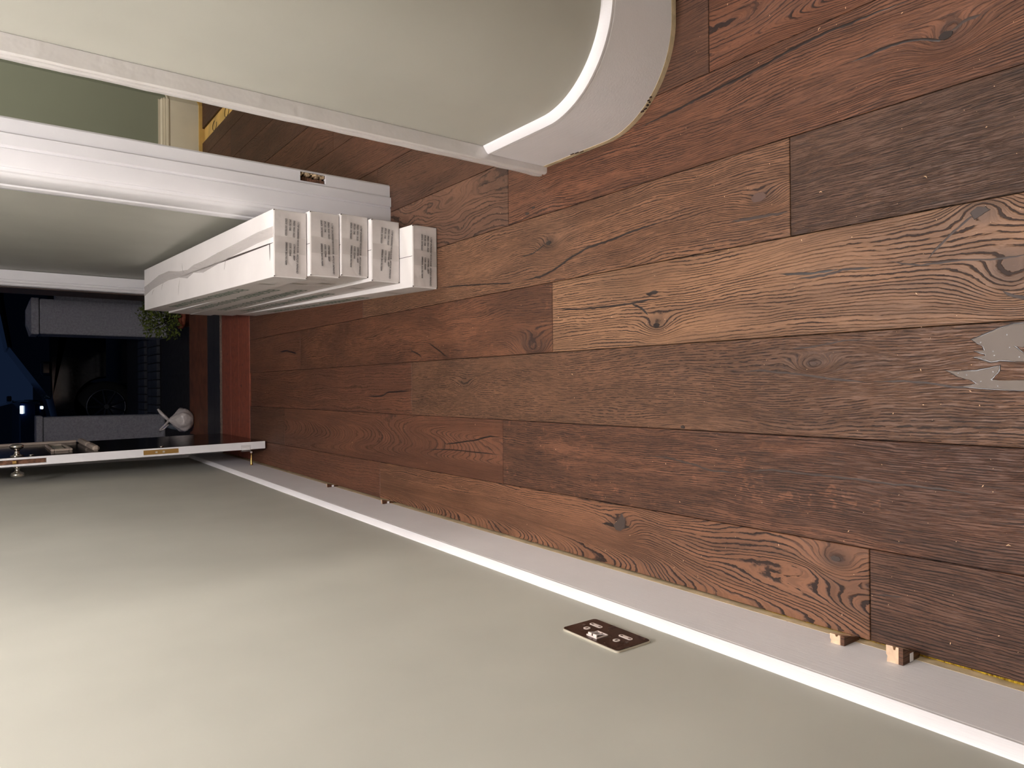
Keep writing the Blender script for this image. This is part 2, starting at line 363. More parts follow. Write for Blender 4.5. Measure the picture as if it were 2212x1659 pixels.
TAN = ((176, 134, 106), (72, 44, 34))
MID = ((146, 104, 82), (66, 40, 31))
RED = ((128, 86, 67), (58, 35, 28))
DRK = ((116, 82, 66), (52, 33, 27))
GRY = ((112, 84, 70), (50, 33, 27))
PL = [
 # row k (between seam k and k+1), y0, y1, wood settings
 (-3, -1.28, 0.621, dict(c=DRK, N=200, warp=0.35, line=0.9, fine=0.9)),
 (-3, 0.621, 2.52, dict(c=((150, 108, 84), (62, 37, 29)), N=165, warp=1.0, line=0.95, fine=0.4, cath=1.0, cy=-0.75, cx=-0.055, knots=((0.05, -0.34, 0.035, 0.06, 0.03), (0.065, -0.89, 0.03, 0.05, 0.035)))),
 (-3, 2.52, 4.18, dict(c=RED, N=110, warp=0.6, line=0.4, fine=0.5)),
 (-2, -0.20, 1.705, dict(c=((138, 96, 76), (58, 36, 28)), N=230, warp=0.4, line=0.85, fine=0.95, fleck=1.3, blot=0.7, chop=0.4)),
 (-2, 1.705, 3.60, dict(c=RED, N=90, warp=0.5, line=0.55, fine=0.5, cath=1.2, cy=0.0)),
 (-2, 3.60, 4.18, dict(c=DRK, N=110, line=0.4)),
 (-1, 0.36, 2.26, dict(c=((132, 98, 78), (64, 42, 33)), N=210, warp=0.6, line=1.0, fine=0.8, chop=1.0, knots=((0.044, -0.59, 0.020, 0.035, 0.02), (0.02, 0.60, 0.03, 0.06, 0.02)))),
 (-1, -1.50, 0.36, dict(c=MID, N=140)),
 (-1, 2.26, 4.16, dict(c=RED, N=100, warp=0.8, line=0.5, fine=0.55, fleck=0.7)),
 (0, -0.43, 1.472, dict(c=((164, 128, 102), (70, 44, 34)), N=165, warp=0.45, line=1.0, fine=0.3, blot=0.35, chop=0.2, knots=((-0.045, 0.58, 0.03, 0.05, 0.025), (0.08, -0.08, 0.035, 0.05, -0.03), (-0.02, -0.12, 0.05, 0.06, 0.03)))),
 (0, 1.472, 3.37, dict(c=((140, 96, 73), (68, 40, 30)), N=180, warp=0.8, line=0.6, fine=0.8, blot=0.8, fleck=0.7, knots=((-0.075, -0.87, 0.06, 0.08, 0.04),))),
 (0, 3.37, 4.18, dict(c=RED, N=110, line=0.4, fine=0.5)),
 (1, 0.765, 2.66, dict(c=((154, 116, 92), (68, 43, 34)), N=200, warp=0.7, line=0.85, fine=0.7, fleck=0.5, chop=0.3, knots=((0.01, -0.23, 0.03, 0.06, 0.03), (-0.005, -0.885, 0.03, 0.05, 0.02)))),
 (1, -1.13, 0.765, dict(c=GRY, N=260, warp=0.3, line=0.5, fine=1.0, fleck=0.5, chop=1.0)),
 (1, 2.66, 4.18, dict(c=RED, N=120, line=0.4, fine=0.5)),
 (2, -0.23, 1.668, dict(c=((140, 96, 74), (62, 38, 30)), N=190, warp=0.6, line=0.8, fine=0.8, fleck=0.4, knots=((-0.01, -0.235, 0.035, 0.05, 0.03),))),
 (2, 1.668, 3.57, dict(c=((128, 94, 78), (64, 43, 35)), N=85, warp=2.2, line=0.75, fine=0.4)),
 (2, 3.57, 4.18, dict(c=DRK, N=120, line=0.4)),
 (3, -0.95, 0.950, dict(c=((132, 88, 67), (60, 35, 28)), N=120, warp=1.2, line=0.75, fine=0.6, cath=0.8, cy=0.45)),
 (3, 0.950, 2.52, dict(c=((114, 80, 64), (54, 35, 29)), N=150, warp=0.7, line=0.6, fine=0.7)),
 (3, 2.52, 4.42, dict(c=((124, 84, 66), (62, 40, 32)), N=150, warp=0.8, line=0.5, fine=0.5, fleck=0.5)),
 (3, 4.42, 5.24, dict(c=RED, N=120, line=0.4)),
]
rnd = random.Random(3)
for k, off in ((4, 0.15), (5, 1.05), (6, 0.55), (7, 0.75), (9, 0.35), (10, 1.2), (11, 0.6), (12, 1.5), (13, 0.2), (14, 0.9)):
    y = -1.9 + off
    if k >= 9: y = -1.9+off
    ends = [-2.0] + [v for v in (y, y+1.9, y+3.8, y+5.7) if v < 5.2] + [5.24]
    if k == 7: ends = [-2.0, 0.74, 2.64, 4.54, 5.24]
    for a, b2 in zip(ends[:-1], ends[1:]):
        if k >= 12 and b2 < 1.0: pass
        cc = rnd.choice([((118, 82, 68), (62, 42, 36)), ((124, 84, 68), (64, 40, 33)), ((112, 78, 66), (58, 38, 33))])
        PL.append((k, a, b2, dict(c=cc, N=rnd.choice([90, 120, 150]), warp=rnd.uniform(0.5, 1.5), line=0.45, fine=0.5, fleck=rnd.choice([0, 0.6]))))
PL += [(8, -2.0, 1.6, dict(c=MID, N=120)), (8, 1.6, 3.5, dict(c=DRK, N=120, line=0.45)), (8, 3.5, 5.24, dict(c=DRK, N=120, line=0.45, fine=0.4))]
planks = {}
GAP = 0.0007
def plank(k, y0, y1, seed, st):
    x0, x1 = seam(k)+GAP, seam(k+1)-GAP
    a, b2 = y0+GAP, y1-GAP
    cxp, cyp = seam(k)+PW/2, (y0+y1)/2
    xl0 = xl1 = x0
    if k == -3:
        g0, g1 = (0.027, 0.0045) if y0 < 0 else (0.0045, 0.0055)
        xl0, xl1 = left_face(a)+g0, left_face(b2)+g1
    if k == 8: x1 = 1.712 if y0 > 1.0 else x1   # cut short: bare strip left beside it in the bay
    if k == 9 and y0 > 1.0: xl0 = xl1 = x0 + 0.012
    e = 0.0011
    zt, zb = 0.0, -0.020
    P = [(xl0, a), (x1, a), (x1, b2), (xl1, b2)]
    I = [(xl0+e, a+e), (x1-e, a+e), (x1-e, b2-e), (xl1+e, b2-e)]
    bm = bmesh.new()
    vs = []
    for ring, z in ((P, zb), (P, zt-e), (I, zt)):
        vs.append([bm.verts.new((px-cxp, py-cyp, z)) for px, py in ring])
    bm.faces.new(vs[0][::-1]); bm.faces.new(vs[2])
    for r in (0, 1):
        for i in range(4):
            bm.faces.new((vs[r][i], vs[r][(i+1) % 4], vs[r+1][(i+1) % 4], vs[r+1][i]))
    st = dict(st); c = st.pop('c')
    o = link('plank', bm, wood('oak_plank', seed, c[0], c[1], **st), floor, loc=(cxp, cyp, 0))
    planks[(k, round(y0, 2))] = o
    return o
for i, (k, y0, y1, st) in enumerate(PL):
    plank(k, y0, y1, 1.7*i+0.37, st)

def pick(key):
    return planks[min((q for q in planks if q[0] == key[0]), key=lambda q: abs(q[1]-key[1]))]
def ribbon(plk, pts, wid, mat, name, h=0.0004, jag=0.25):
    """a filled split in the board: tapered at both ends, slightly domed"""
    o = pick(plk); P = [Vector((p[0], p[1], 0)) for p in pts]
    # resample
    Q = []
    for i in range(len(P)-1):
        n = max(2, int((P[i+1]-P[i]).length/0.008))
        for j in range(n): Q.append(P[i].lerp(P[i+1], j/n))
    Q.append(P[-1])
    bm = bmesh.new(); rows = []
    for i, p in enumerate(Q):
        d = (Q[min(i+1, len(Q)-1)]-Q[max(i-1, 0)]).normalized(); s = Vector((-d.y, d.x, 0))
        u = i/(len(Q)-1); tp = min(1, 6*u, 6*(1-u))
        ww = wid*0.5*(0.62 if mat is M['resin'] else 0.85)*tp*(1+jag*(noise.noise(Vector((p.x*200, p.y*200, 1.3)))*2)) + 0.0001
        cen = p + s*noise.noise(Vector((p.x*60, p.y*60, 5.0)))*wid*0.35
        L = o.location
        rows.append([bm.verts.new(cen-s*ww-L+Vector((0, 0, 0.00005))), bm.verts.new(cen-L+Vector((0, 0, h))), bm.verts.new(cen+s*ww-L+Vector((0, 0, 0.00005)))])
    for i in range(len(rows)-1):
        for k in range(2): bm.faces.new((rows[i][k], rows[i][k+1], rows[i+1][k+1], rows[i+1][k]))
    return link(name, bm, mat, o, smooth=True)
def blob(plk, pts, mat, name, h=0.0008, jag=0.0012):
    o = pick(plk); L = o.location
    P = [Vector((p[0], p[1], 0)) for p in pts]; Q = []
    for i in range(len(P)):
        a, b2 = P[i], P[(i+1) % len(P)]; n = 4
        for j in range(n):
            q = a.lerp(b2, j/n); q += Vector((noise.noise(q*300), noise.noise(q*300+Vector((9, 9, 9))), 0))*jag
            Q.append(q)
    cen = sum(Q, Vector())/len(Q)
    bm = bmesh.new()
    lo = [bm.verts.new(q-L+Vector((0, 0, 0.00005))) for q in Q]
    hi = [bm.verts.new(q.lerp(cen, 0.06)-L+Vector((0, 0, h))) for q in Q]
    n = len(Q)
    for i in range(n): bm.faces.new((lo[i], lo[(i+1) % n], hi[(i+1) % n], hi[i]))
    f = bm.faces.new(hi); bmesh.ops.triangulate(bm, faces=[f])
    return link(name, bm, mat, o)
RB = [
 ((2, -0.23), [(0.604, 1.166), (0.606, 1.125), (0.611, 1.044), (0.62, 0.94), (0.627, 0.833), (0.637, 0.768), (0.642, 0.7), (0.64, 0.626), (0.637, 0.548)], 0.0062, 'crack'),
 ((2, -0.23), [(0.57, 0.643), (0.573, 0.594), (0.572, 0.556), (0.565, 0.527), (0.552, 0.499), (0.559, 0.485)], 0.005, 'crack'),
 ((2, -0.23), [(0.559, 0.485), (0.567, 0.465), (0.569, 0.439)], 0.007, 'resin'),
 ((1, 0.76), [(0.335, 2.053), (0.329, 1.943), (0.315, 1.785), (0.303, 1.666), (0.303, 1.622)], 0.0045, 'crack'),
 ((1, 0.76), [(0.303, 1.622), (0.304, 1.516), (0.314, 1.463), (0.336, 1.4), (0.353, 1.329), (0.358, 1.246), (0.367, 1.169), (0.373, 1.07)], 0.0065, 'crack'),
 ((1, 0.76), [(0.336, 0.90), (0.333, 0.83), (0.330, 0.768)], 0.008, 'resin'),
 ((1, 0.76), [(0.371, 1.61), (0.373, 1.556), (0.381, 1.525), (0.393, 1.495)], 0.004, 'crack'),
 ((0, -0.43), [(0.209, 1.468), (0.198, 1.349), (0.196, 1.248), (0.196, 1.186), (0.199, 1.127), (0.196, 1.072)], 0.005, 'crack'),
 ((0, -0.43), [(0.195, 1.179), (0.182, 1.149), (0.164, 1.128)], 0.006, 'crack'),
 ((0, -0.43), [(0.213, 1.135), (0.213, 1.113), (0.213, 1.095)], 0.009, 'crack'),
 ((0, -0.43), [(0.214, 0.79), (0.206, 0.717), (0.208, 0.672)], 0.005, 'crack'),
 ((0, -0.43), [(0.2, 0.754), (0.199, 0.699), (0.205, 0.664), (0.203, 0.63), (0.201, 0.606)], 0.006, 'resin'),
 ((0, -0.43), [(0.266, 0.445), (0.255, 0.462), (0.241, 0.482), (0.222, 0.502), (0.202, 0.52)], 0.005, 'resin'),
 ((0, -0.43), [(0.211, 0.586), (0.201, 0.56), (0.194, 0.531), (0.194, 0.503), (0.193, 0.469), (0.189, 0.431), (0.188, 0.397), (0.193, 0.37)], 0.0045, 'resin'),
 ((0, -0.43), [(0.138, 0.416), (0.129, 0.401), (0.121, 0.37)], 0.007, 'resin'),
 ((-1, 0.36), [(0.068, 0.771), (0.069, 0.727), (0.073, 0.7), (0.078, 0.657), (0.079, 0.623)], 0.004, 'resin'),
 ((-1, 0.36), [(0.027, 0.879), (0.029, 0.836), (0.022, 0.785), (0.019, 0.747), (0.013, 0.71), (0.006, 0.657), (0.003, 0.616)], 0.0055, 'resin'),
 ((-1, 0.36), [(0.003, 0.616), (0.004, 0.569), (0.001, 0.526), (-0.006, 0.484), (-0.008, 0.439), (-0.012, 0.395)], 0.005, 'resin'),
 ((-1, 2.26), [(-0.033, 2.642), (-0.032, 2.497), (-0.016, 2.446), (-0.012, 2.268)], 0.006, 'crack'),
 ((-2, 1.71), [(-0.19, 2.037), (-0.169, 1.869), (-0.149, 1.767), (-0.151, 1.71)], 0.005, 'crack'),
 ((-2, 1.71), [(-0.214, 2.161), (-0.205, 1.98), (-0.203, 1.818), (-0.203, 1.71)], 0.0035, 'crack'),
 ((-2, -0.2), [(-0.163, 1.132), (-0.163, 1.063), (-0.173, 0.999), (-0.181, 0.95), (-0.178, 0.881)], 0.005, 'resin'),
 ((-2, -0.2), [(-0.178, 0.881), (-0.167, 0.817), (-0.167, 0.768), (-0.168, 0.739), (-0.168, 0.685), (-0.169, 0.634), (-0.171, 0.587), (-0.17, 0.542), (-0.171, 0.486), (-0.178, 0.44)], 0.005, 'resin'),
 ((0, 3.37), [(0.192, 3.668), (0.192, 3.556), (0.169, 3.406)], 0.009, 'crack'),
 ((0, 1.47), [(0.15, 2.272), (0.132, 2.255), (0.118, 2.205), (0.1, 2.182)], 0.005, 'crack'),
 ((0, 1.47), [(0.156, 2.139), (0.129, 2.077), (0.098, 2.009)], 0.005, 'crack'),
 ((-3, 0.62), [(-0.342, 1.288), (-0.34, 1.247), (-0.338, 1.224), (-0.337, 1.190)], 0.008, 'crack'),
 ((-3, -1.28), [(-0.365, 0.612), (-0.359, 0.566)], 0.004, 'resin'),
]
for plk, pts, wd, kind in RB:
    ribbon(plk, pts, wd, M[kind], 'crack_filler' if kind == 'crack' else 'resin_filler')
def oval(cx, cy, rx, ry, n=9, rot=0.0):
    return [(cx+rx*math.cos(a)*math.cos(rot)-ry*math.sin(a)*math.sin(rot), cy+rx*math.cos(a)*math.sin(rot)+ry*math.sin(a)*math.cos(rot)) for a in [2*PI*i/n for i in range(n)]]
for plk, pts, mt in [
    ((-1, 0.36), [(0.067, 0.458), (0.075, 0.438), (0.083, 0.419), (0.088, 0.401), (0.089, 0.366), (0.058, 0.368), (0.052, 0.389), (0.055, 0.401), (0.044, 0.389), (0.030, 0.380), (0.032, 0.402), (0.034, 0.42), (0.032, 0.432), (0.037, 0.445), (0.040, 0.455), (0.041, 0.438), (0.044, 0.439), (0.049, 0.454), (0.05, 0.44), (0.056, 0.442), (0.063, 0.453)], 'resin_sheen'),
    ((-1, 0.36), [(0.021, 0.497), (0.019, 0.482), (0.019, 0.451), (0.026, 0.42), (0.017, 0.421), (0.005, 0.432), (0.003, 0.42), (0.003, 0.368), (-0.014, 0.368), (-0.011, 0.414), (-0.008, 0.451), (-0.006, 0.471), (-0.001, 0.451), (0.004, 0.458), (0.009, 0.477)], 'resin_sheen'),
    ((1, 0.76), oval(0.372, 0.833, 0.010, 0.018), 'knotwood'),
    ((-3, 0.62), [(-0.34, 1.247), (-0.322, 1.228), (-0.307, 1.219), (-0.321, 1.208), (-0.341, 1.208), (-0.352, 1.224), (-0.351, 1.239)], 'resin'),
    ((0, -0.43), [(0.265, 0.458), (0.273, 0.449), (0.271, 0.436), (0.265, 0.43), (0.259, 0.442), (0.253, 0.452)], 'resin'),
    ((2, -0.23), oval(0.556, 0.490, 0.007, 0.011), 'crack'),
    ((1, 0.76), oval(0.391, 1.485, 0.006, 0.012), 'crack'),
    ((0, -0.43), oval(0.138, 1.103, 0.006, 0.010), 'crack'),
    ((-3, 0.62), oval(-0.316, 0.682, 0.005, 0.010), 'resin'),
    ((-1, 0.36), oval(-0.0915, 1.029, 0.004, 0.006), 'crack'),
    ((2, -0.23), oval(0.489, 1.578, 0.004, 0.010), 'crack'),
    ((2, -0.23), oval(0.500, 1.55, 0.003, 0.008), 'crack'),
]:
    if mt == 'resin_sheen':
        cxx, cyy = sum(p[0] for p in pts)/len(pts), sum(p[1] for p in pts)/len(pts)
        big = []
        for (px_, py_) in pts:
            d_ = Vector((px_-cxx, py_-cyy)); l_ = max(d_.length, 1e-4); d_ = d_*(1+0.0022/l_)
            big.append((cxx+d_.x, cyy+d_.y))
        blob(plk, big, M['crack'], 'resin_edge', 0.0004, 0.0010)
        rk_ = blob(plk, pts, M[mt], 'resin_pool', 0.0012, 0.0010)
        for q in range(6):
            fx = pts[(q*3) % len(pts)]; u_ = 0.35+0.1*(q % 3)
            blob(plk, oval(fx[0]*(1-u_)+cxx*u_, fx[1]*(1-u_)+cyy*u_, 0.0012, 0.0010, 6), M['crack'], 'pit', 0.0015, 0.0003)
    else:
        blob(plk, pts, M[mt], 'knot')

# underlay showing in the gap by the left wall, and the bare strip in the room bay
bm = bmesh.new()
yy = -0.6; rows = []
while yy <= 4.17:
    xf = left_face(yy)
    hz = 0.0035*noise.noise(Vector((yy*40, 0, 0)))
    wd = 0.0038 if yy > 0.60 else 0.004+(0.60-yy)*0.022
    dz = -0.006 if yy < 0.85 else -0.014
    rows.append([bm.verts.new((xf+0.0008, yy, -0.024)), bm.verts.new((xf+0.0012, yy, dz-0.002+hz)), bm.verts.new((xf+wd-0.0004, yy, dz+hz))])
    yy += 0.01
for i in range(len(rows)-1):
    for k in range(2): bm.faces.new((rows[i][k], rows[i][k+1], rows[i+1][k+1], rows[i+1][k]))
link('underlay', bm, M['foil'], floor)
box('underlay', 1.7125, 1.8145, 3.9, 5.22, -0.022, -0.012, M['yellowboard'], floor)
bm = bmesh.new()
for yc in (4.66, 4.95):
    add_tube(bm, [(1.735+0.02*math.cos(a)*1.6+0.02, yc+0.05*math.sin(a), -0.010) for a in [i*0.5 for i in range(11)]], 0.0018, 5)
link('foil_tear', bm, M['crack'], floor)

# sawdust specks
bm = bmesh.new()
for i in range(800):
    y = 0.3+3.6*random.random()**1.7; x = random.uniform(-0.42, 0.6+0.25*(y < 1.0))
    if y > 2.0 and x > 0.30: continue
    r = random.choice([0.0003, 0.0004, 0.0005, 0.0008]); a = random.uniform(0, 2*PI); l = r*random.choice([1, 1, 2, 3])
    z = 0.0004
    vs = [bm.verts.new((x+math.cos(a)*l, y+math.sin(a)*l, z)), bm.verts.new((x-math.sin(a)*r, y+math.cos(a)*r, z+0.0004)),
          bm.verts.new((x-math.cos(a)*l, y-math.sin(a)*l, z)), bm.verts.new((x+math.sin(a)*r, y-math.cos(a)*r, z+0.0004))]
    bm.faces.new(vs)
for (x, y, a) in ((-0.228, 2.77, 0.3), (-0.245, 0.408, 1.2), (0.03, 1.39, 0.7), (0.655, 0.70, 1.8), (0.335, 0.52, 0.4), (-0.02, 3.9, 0.2), (0.352, 0.70, 0.9)):
    add_tube(bm, [(x, y, 0.001), (x+0.003*math.cos(a), y+0.003*math.sin(a), 0.0015), (x+0.006*math.cos(a+0.5), y+0.006*math.sin(a+0.5), 0.001)], [0.0003, 0.0009, 0.0003], 5)
tag(link('sawdust', bm, M['shaving']), 'pale specks of sawdust and tiny wood shavings scattered over the dark planks', 'sawdust', kind='stuff')

# ------------------------------------------------------------------ WALLS
WH = 3.0
# left wall
LW = lambda y: left_face(y)-0.016
wl = prism('wall_left', [(LW(-2.0), -2.0), (LW(4.9), 4.9), (-0.75, 4.9), (-0.75, -2.0)], -0.024, WH, M['green'])
tag(wl, 'long pale green hall wall with the double socket', 'wall', kind='structure')
# curved corner wall by the camera
ARC = [(0.598, 1.489), (0.5985, 1.38), (0.5985, 1.262)]
arcn = [(1, 0)]*3
CXA, CYA, RA = 0.812, 1.252, 0.2135
for i in range(1, 25):
    a = PI + (PI/2)*i/24
    ARC.append((CXA+RA*math.cos(a), CYA+RA*math.sin(a))); arcn.append((-math.cos(a), -math.sin(a)))
ARC.append((2.30, CYA-RA)); arcn.append((0, 1))
inner = [(p[0]+n[0]*0.017, p[1]+n[1]*0.017) for p, n in zip(ARC, arcn)]
inner[0] = (inner[0][0], 1.530)
poly = inner + [(2.30, 1.17), (0.80, 1.26), (0.765, 1.30), (0.765, 1.530)]
wc = prism('wall_corner', poly, 0.0, WH, M['green'])
autosmooth(wc, 30); tag(wc, 'pale green wall rounding a curved corner to the right', 'wall', kind='structure')
# right wall beyond the doorway
RWL = lambda y: 0.630+0.0172*(y-2.6)
wr = prism('wall_right', [(RWL(2.60), 2.60), (0.79, 2.60), (0.79, 5.1), (RWL(4.75)+0.0, 5.1), (RWL(4.75), 4.75)], 0.0, WH, M['green'])
tag(wr, 'pale green hall wall behind the stack of boxes', 'wall', kind='structure')
wh = box('wall_header', 0.632, 0.765, 1.530, 2.60, 2.02, WH, M['green']); tag(wh, 'green wall above the front room doorway', 'wall', kind='structure')
# front wall of the hall, round the street door
wf = box('wall_front', 0.615, 0.79, 5.1, 5.45, -0.3, WH, M['green_shaded'])
box('lintel', -0.75, 0.615, 4.80, 5.1, 2.08, WH, M['green_shaded'], wf)
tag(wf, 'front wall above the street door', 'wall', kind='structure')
wb = box('wall_back', -0.75, 3.1, -2.15, -2.0, -0.024, WH, M['green']); tag(wb, 'green wall at the back of the hall', 'wall', kind='structure')
wsr = box('wall_stairs', 2.30, 2.45, -2.0, 1.17, 0.0, WH, M['green']); tag(wsr, 'green side wall of the stair hall', 'wall', kind='structure')
# front room walls
wrm = prism('wall_room', [(0.79, 5.26), (1.988, 5.26), (2.33, 5.66), (3.0, 5.66), (3.0, 5.9), (0.79, 5.9)], -0.024, WH, M['green_shaded'])
tag(wrm, 'front room wall seen through the doorway, its shade put into the green', 'wall', kind='structure')
wrs = box('wall_room_side', 3.0, 3.1, 1.0, 5.9, -0.024, WH, M['green_shaded']); tag(wrs, 'side wall of the front room', 'wall', kind='structure')
ce = box('ceiling', -0.75, 3.1, -2.15, 5.9, WH, WH+0.1, M['ceil']); tag(ce, 'white ceiling of hall and front room', 'ceiling', kind='structure')

# ------------------------------------------------------------------ SKIRTING
def skirt_prof(rec):
    return [(0.0, 0.0135), (0.0, 0.1855), (0.0018, 0.1875), (0.0018, 0.1895), (-0.0012, 0.1915), (-0.0012, 0.1960), (0.001, 0.1985), (rec*0.35, 0.2035), (rec*0.75, 0.2085), (rec, 0.2110), (rec+0.006, 0.2110), (rec+0.006, 0.0135)]
def strip_prof(rec): return [(-0.0004, 0.0), (-0.0004, 0.0135), (rec, 0.0135), (rec, 0.0)]
ys = [-1.9+i*0.14 for i in range(47)] + [4.745]
pth = [(left_face(y), y) for y in ys]; nn = [(-1, 0)]*len(pth)
bm = bmesh.new(); sweep(bm, pth, nn, skirt_prof(0.016))
bl = link('baseboard_left', bm, M['gloss_side']); autosmooth(bl, 40)
tag(bl, 'tall white skirting board with a moulded top along the left wall', 'skirting', kind='structure')
bm = bmesh.new(); sweep(bm, pth, nn, [(-0.0004, -0.023), (-0.0004, 0.0137), (0.012, 0.0137), (0.012, -0.023)])
tag(link('bare_edge', bm, M['bare'], bl), 'unpainted tan strip along the bottom')
pth2 = [(left_face(y)-0.0005, y) for y in ys]
bm = bmesh.new(); sweep(bm, ARC, arcn, skirt_prof(0.017))
bc = link('baseboard_corner', bm, M['gloss_side']); autosmooth(bc, 40)
tag(bc, 'white skirting board bending round the curved corner', 'skirting', kind='structure')
bm = bmesh.new(); sweep(bm, ARC, arcn, [(-0.0006, 0.0), (-0.0006, 0.0137), (0.012, 0.0137), (0.012, 0.0)])
tag(link('bare_edge', bm, M['bare'], bc), 'unpainted tan strip along the bottom')
# chips along the curved skirting's foot
bm = bmesh.new()
for a, s0 in ((PI+0.62, 0.012), (PI+0.66, 0.006), (PI+0.74, 0.006)):
    for j in range(3):
        aa = a+random.uniform(-0.03, 0.03); zz = random.uniform(0.002, 0.012)
        px, py = CXA+(RA+0.0008)*math.cos(aa), CYA+(RA+0.0008)*math.sin(aa)
        add_box(bm, px-0.001, px+0.001, py-s0/2, py+s0/2, zz, zz+0.004)
for yv in (1.33, 1.345, 1.36):
    add_box(bm, 0.5970, 0.5980, yv, yv+0.013, 0.010+(yv-1.33)*0.2, 0.0135+(yv-1.33)*0.2)
link('paint_chip', bm, M['cavity'], bc)
bm = bmesh.new()
pr = [(RWL(y)-0.018, y) for y in (2.605, 3.2, 4.0, 4.745)]
sweep(bm, pr, [(1, 0)]*4, skirt_prof(0.016)[::1])
br_ = link('baseboard_right', bm, M['gloss_side']); autosmooth(br_, 40)
tag(br_, 'white skirting board behind the stack of boxes', 'skirting', kind='structure')
# room skirting (taller, stepped)
RP = [(0.80, 5.235), (1.970, 5.235), (2.315, 5.63)]
d2 = Vector((0.345, 0.395)).normalized()
RN = [(0, 1), (Vector((0, 1))+Vector((-d2.y, d2.x))).normalized()[:], (-d2.y, d2.x)]
bm = bmesh.new(); sweep(bm, RP, RN, [(0, -0.02), (0, 0.200), (0.003, 0.206), (-0.004, 0.212), (-0.004, 0.222), (0.004, 0.226), (0.004, 0.240), (0.010, 0.243), (0.010, 0.252), (0.020, 0.262), (0.020, 0.275), (0.028, 0.275), (0.028, -0.02)])
brm = link('baseboard_room', bm, M['cream']); autosmooth(brm, 30)
tag(brm, 'tall moulded skirting board in the front room, lamplight tinted into its colour', 'skirting', kind='structure')

bm = bmesh.new(); sweep(bm, RP, RN, [(-0.004, -0.022), (-0.004, 0.022), (-0.0002, 0.024), (-0.0002, -0.022)])
tag(link('bare_edge', bm, M['yellowboard'], brm), 'unpainted yellowish strip along the bottom')
# ------------------------------------------------------------------ DOORWAY TRIM
# near casing: a worn white architrave, its edge towards us
bm = bmesh.new()
outl = [(0.6145, 1.4895), (0.5830, 1.4895), (0.5800, 1.4930), (0.5800, 1.5010), (0.5845, 1.5040), (0.5845, 1.5090), (0.5800, 1.5120), (0.5800, 1.5220), (0.5900, 1.5360), (0.6140, 1.5360)]
N_ = 90
rings = []
for i in range(N_+1):
    z = 0.0+2.05*i/N_
    rg = []
    for j, (x, y) in enumerate(outl):
        q = Vector((x*40, y*40, z*22)); k = 0.0010*(j not in (0, 9))
        amp = k*(2.2 if z < 0.16 else 1.0)
        rg.append(bm.verts.new((x+amp*noise.noise(q), y+amp*noise.noise(q+Vector((3, 5, 7))), z)))
    rings.append(rg)
for i in range(N_):
    n = len(outl)
    for k in range(n): bm.faces.new((rings[i][k], rings[i][(k+1) % n], rings[i+1][(k+1) % n], rings[i+1][k]))
bm.faces.new(rings[0][::-1]); bm.faces.new(rings[-1])
t1 = link('trim_1', bm, M['gloss_old']); autosmooth(t1, 40)
tag(t1, 'chipped white door casing on the near side of the doorway', 'door casing', kind='structure')
box('jamb_lining', 0.6155, 0.772, 1.531, 1.552, 0.0, 2.02, M['gloss'], t1, 0.002)
# far casing: reveal with a door stop, then a deep moulded architrave
J = [(0.7660, 2.500), (0.7660, 2.4230), (0.7600, 2.4180), (0.7180, 2.4180), (0.7160, 2.4080), (0.6830, 2.4080), (0.6800, 2.4150), (0.6760, 2.4150), (0.6740, 2.4120), (0.6290, 2.4120),
     (0.6240, 2.4150), (0.6240, 2.4200), (0.6190, 2.4200), (0.6140, 2.4230), (0.6110, 2.4290), (0.6140, 2.4380), (0.6170, 2.4440), (0.6110, 2.4500), (0.6050, 2.4620), (0.6050, 2.5400), (0.6100, 2.5440), (0.6100, 2.5520), (0.6040, 2.5580), (0.6010, 2.5720), (0.6010, 2.5900), (0.6060, 2.6000), (0.6280, 2.6040), (0.7660, 2.6040)]
t2 = prism('trim_2', J, 0.0, 2.05, M['gloss'])
boolean_cut(t2, [((0.7265, 2.36, 0.252), (0.7585, 2.46, 0.345))])
autosmooth(t2, 32)
tag(t2, 'white moulded door jamb with an empty keep mortise', 'door casing', kind='structure')
bm = bmesh.new(); add_box(bm, 0.7275, 0.7575, 2.4450, 2.4590, 0.253, 0.344); link('mortise_back', bm, M['cavity'], t2)
bm = bmesh.new()
r2 = random.Random(5)
for i in range(16):
    z = 0.255+i*0.0055; d = r2.uniform(0.004, 0.013)
    add_box(bm, 0.7575-d, 0.7580, 2.4200+r2.uniform(0, 0.004), 2.4440, z, z+0.0058, 0.001)
link('broken_plaster', bm, M['plaster'], t2)
bm = bmesh.new()
for i in range(10):
    z = 0.254+i*0.009; add_box(bm, 0.7280, 0.7430+r2.uniform(-0.004, 0.003), 2.4300, 2.4445, z, z+0.0088, 0.001)
link('torn_wood', bm, M['rawwood'], t2)
t4 = box('trim_4', 0.603, 0.766, 1.536, 2.412, 2.02, 2.10, M['gloss']); tag(t4, 'white head of the front room doorway', 'door casing', kind='structure')
# street door frame
FY = 4.752
JF = [(0.664, FY), (0.614, FY-0.004), (0.610, FY+0.002), (0.606, FY-0.004), (0.600, FY-0.004), (0.590, FY+0.006), (0.586, FY+0.006), (0.580, FY+0.016), (0.580, FY+0.06), (0.664, FY+0.06)]
t3 = prism('trim_3', JF, 0.0, 2.10, M['gloss']); autosmooth(t3, 30)
tag(t3, 'white street door frame beside the boxes', 'door frame', kind='structure')
box('outer_frame', 0.575, 0.664, FY+0.062, 5.099, 0.0, 2.08, M['darkframe'], t3)
box('hinge_jamb', -0.430, -0.335, 4.752, 5.10, 0.0, 2.10, M['gloss'], t3, 0.003)
box('frame_head', -0.334, 0.575, FY, 5.09, 2.03, 2.079, M['gloss'], t3, 0.003)

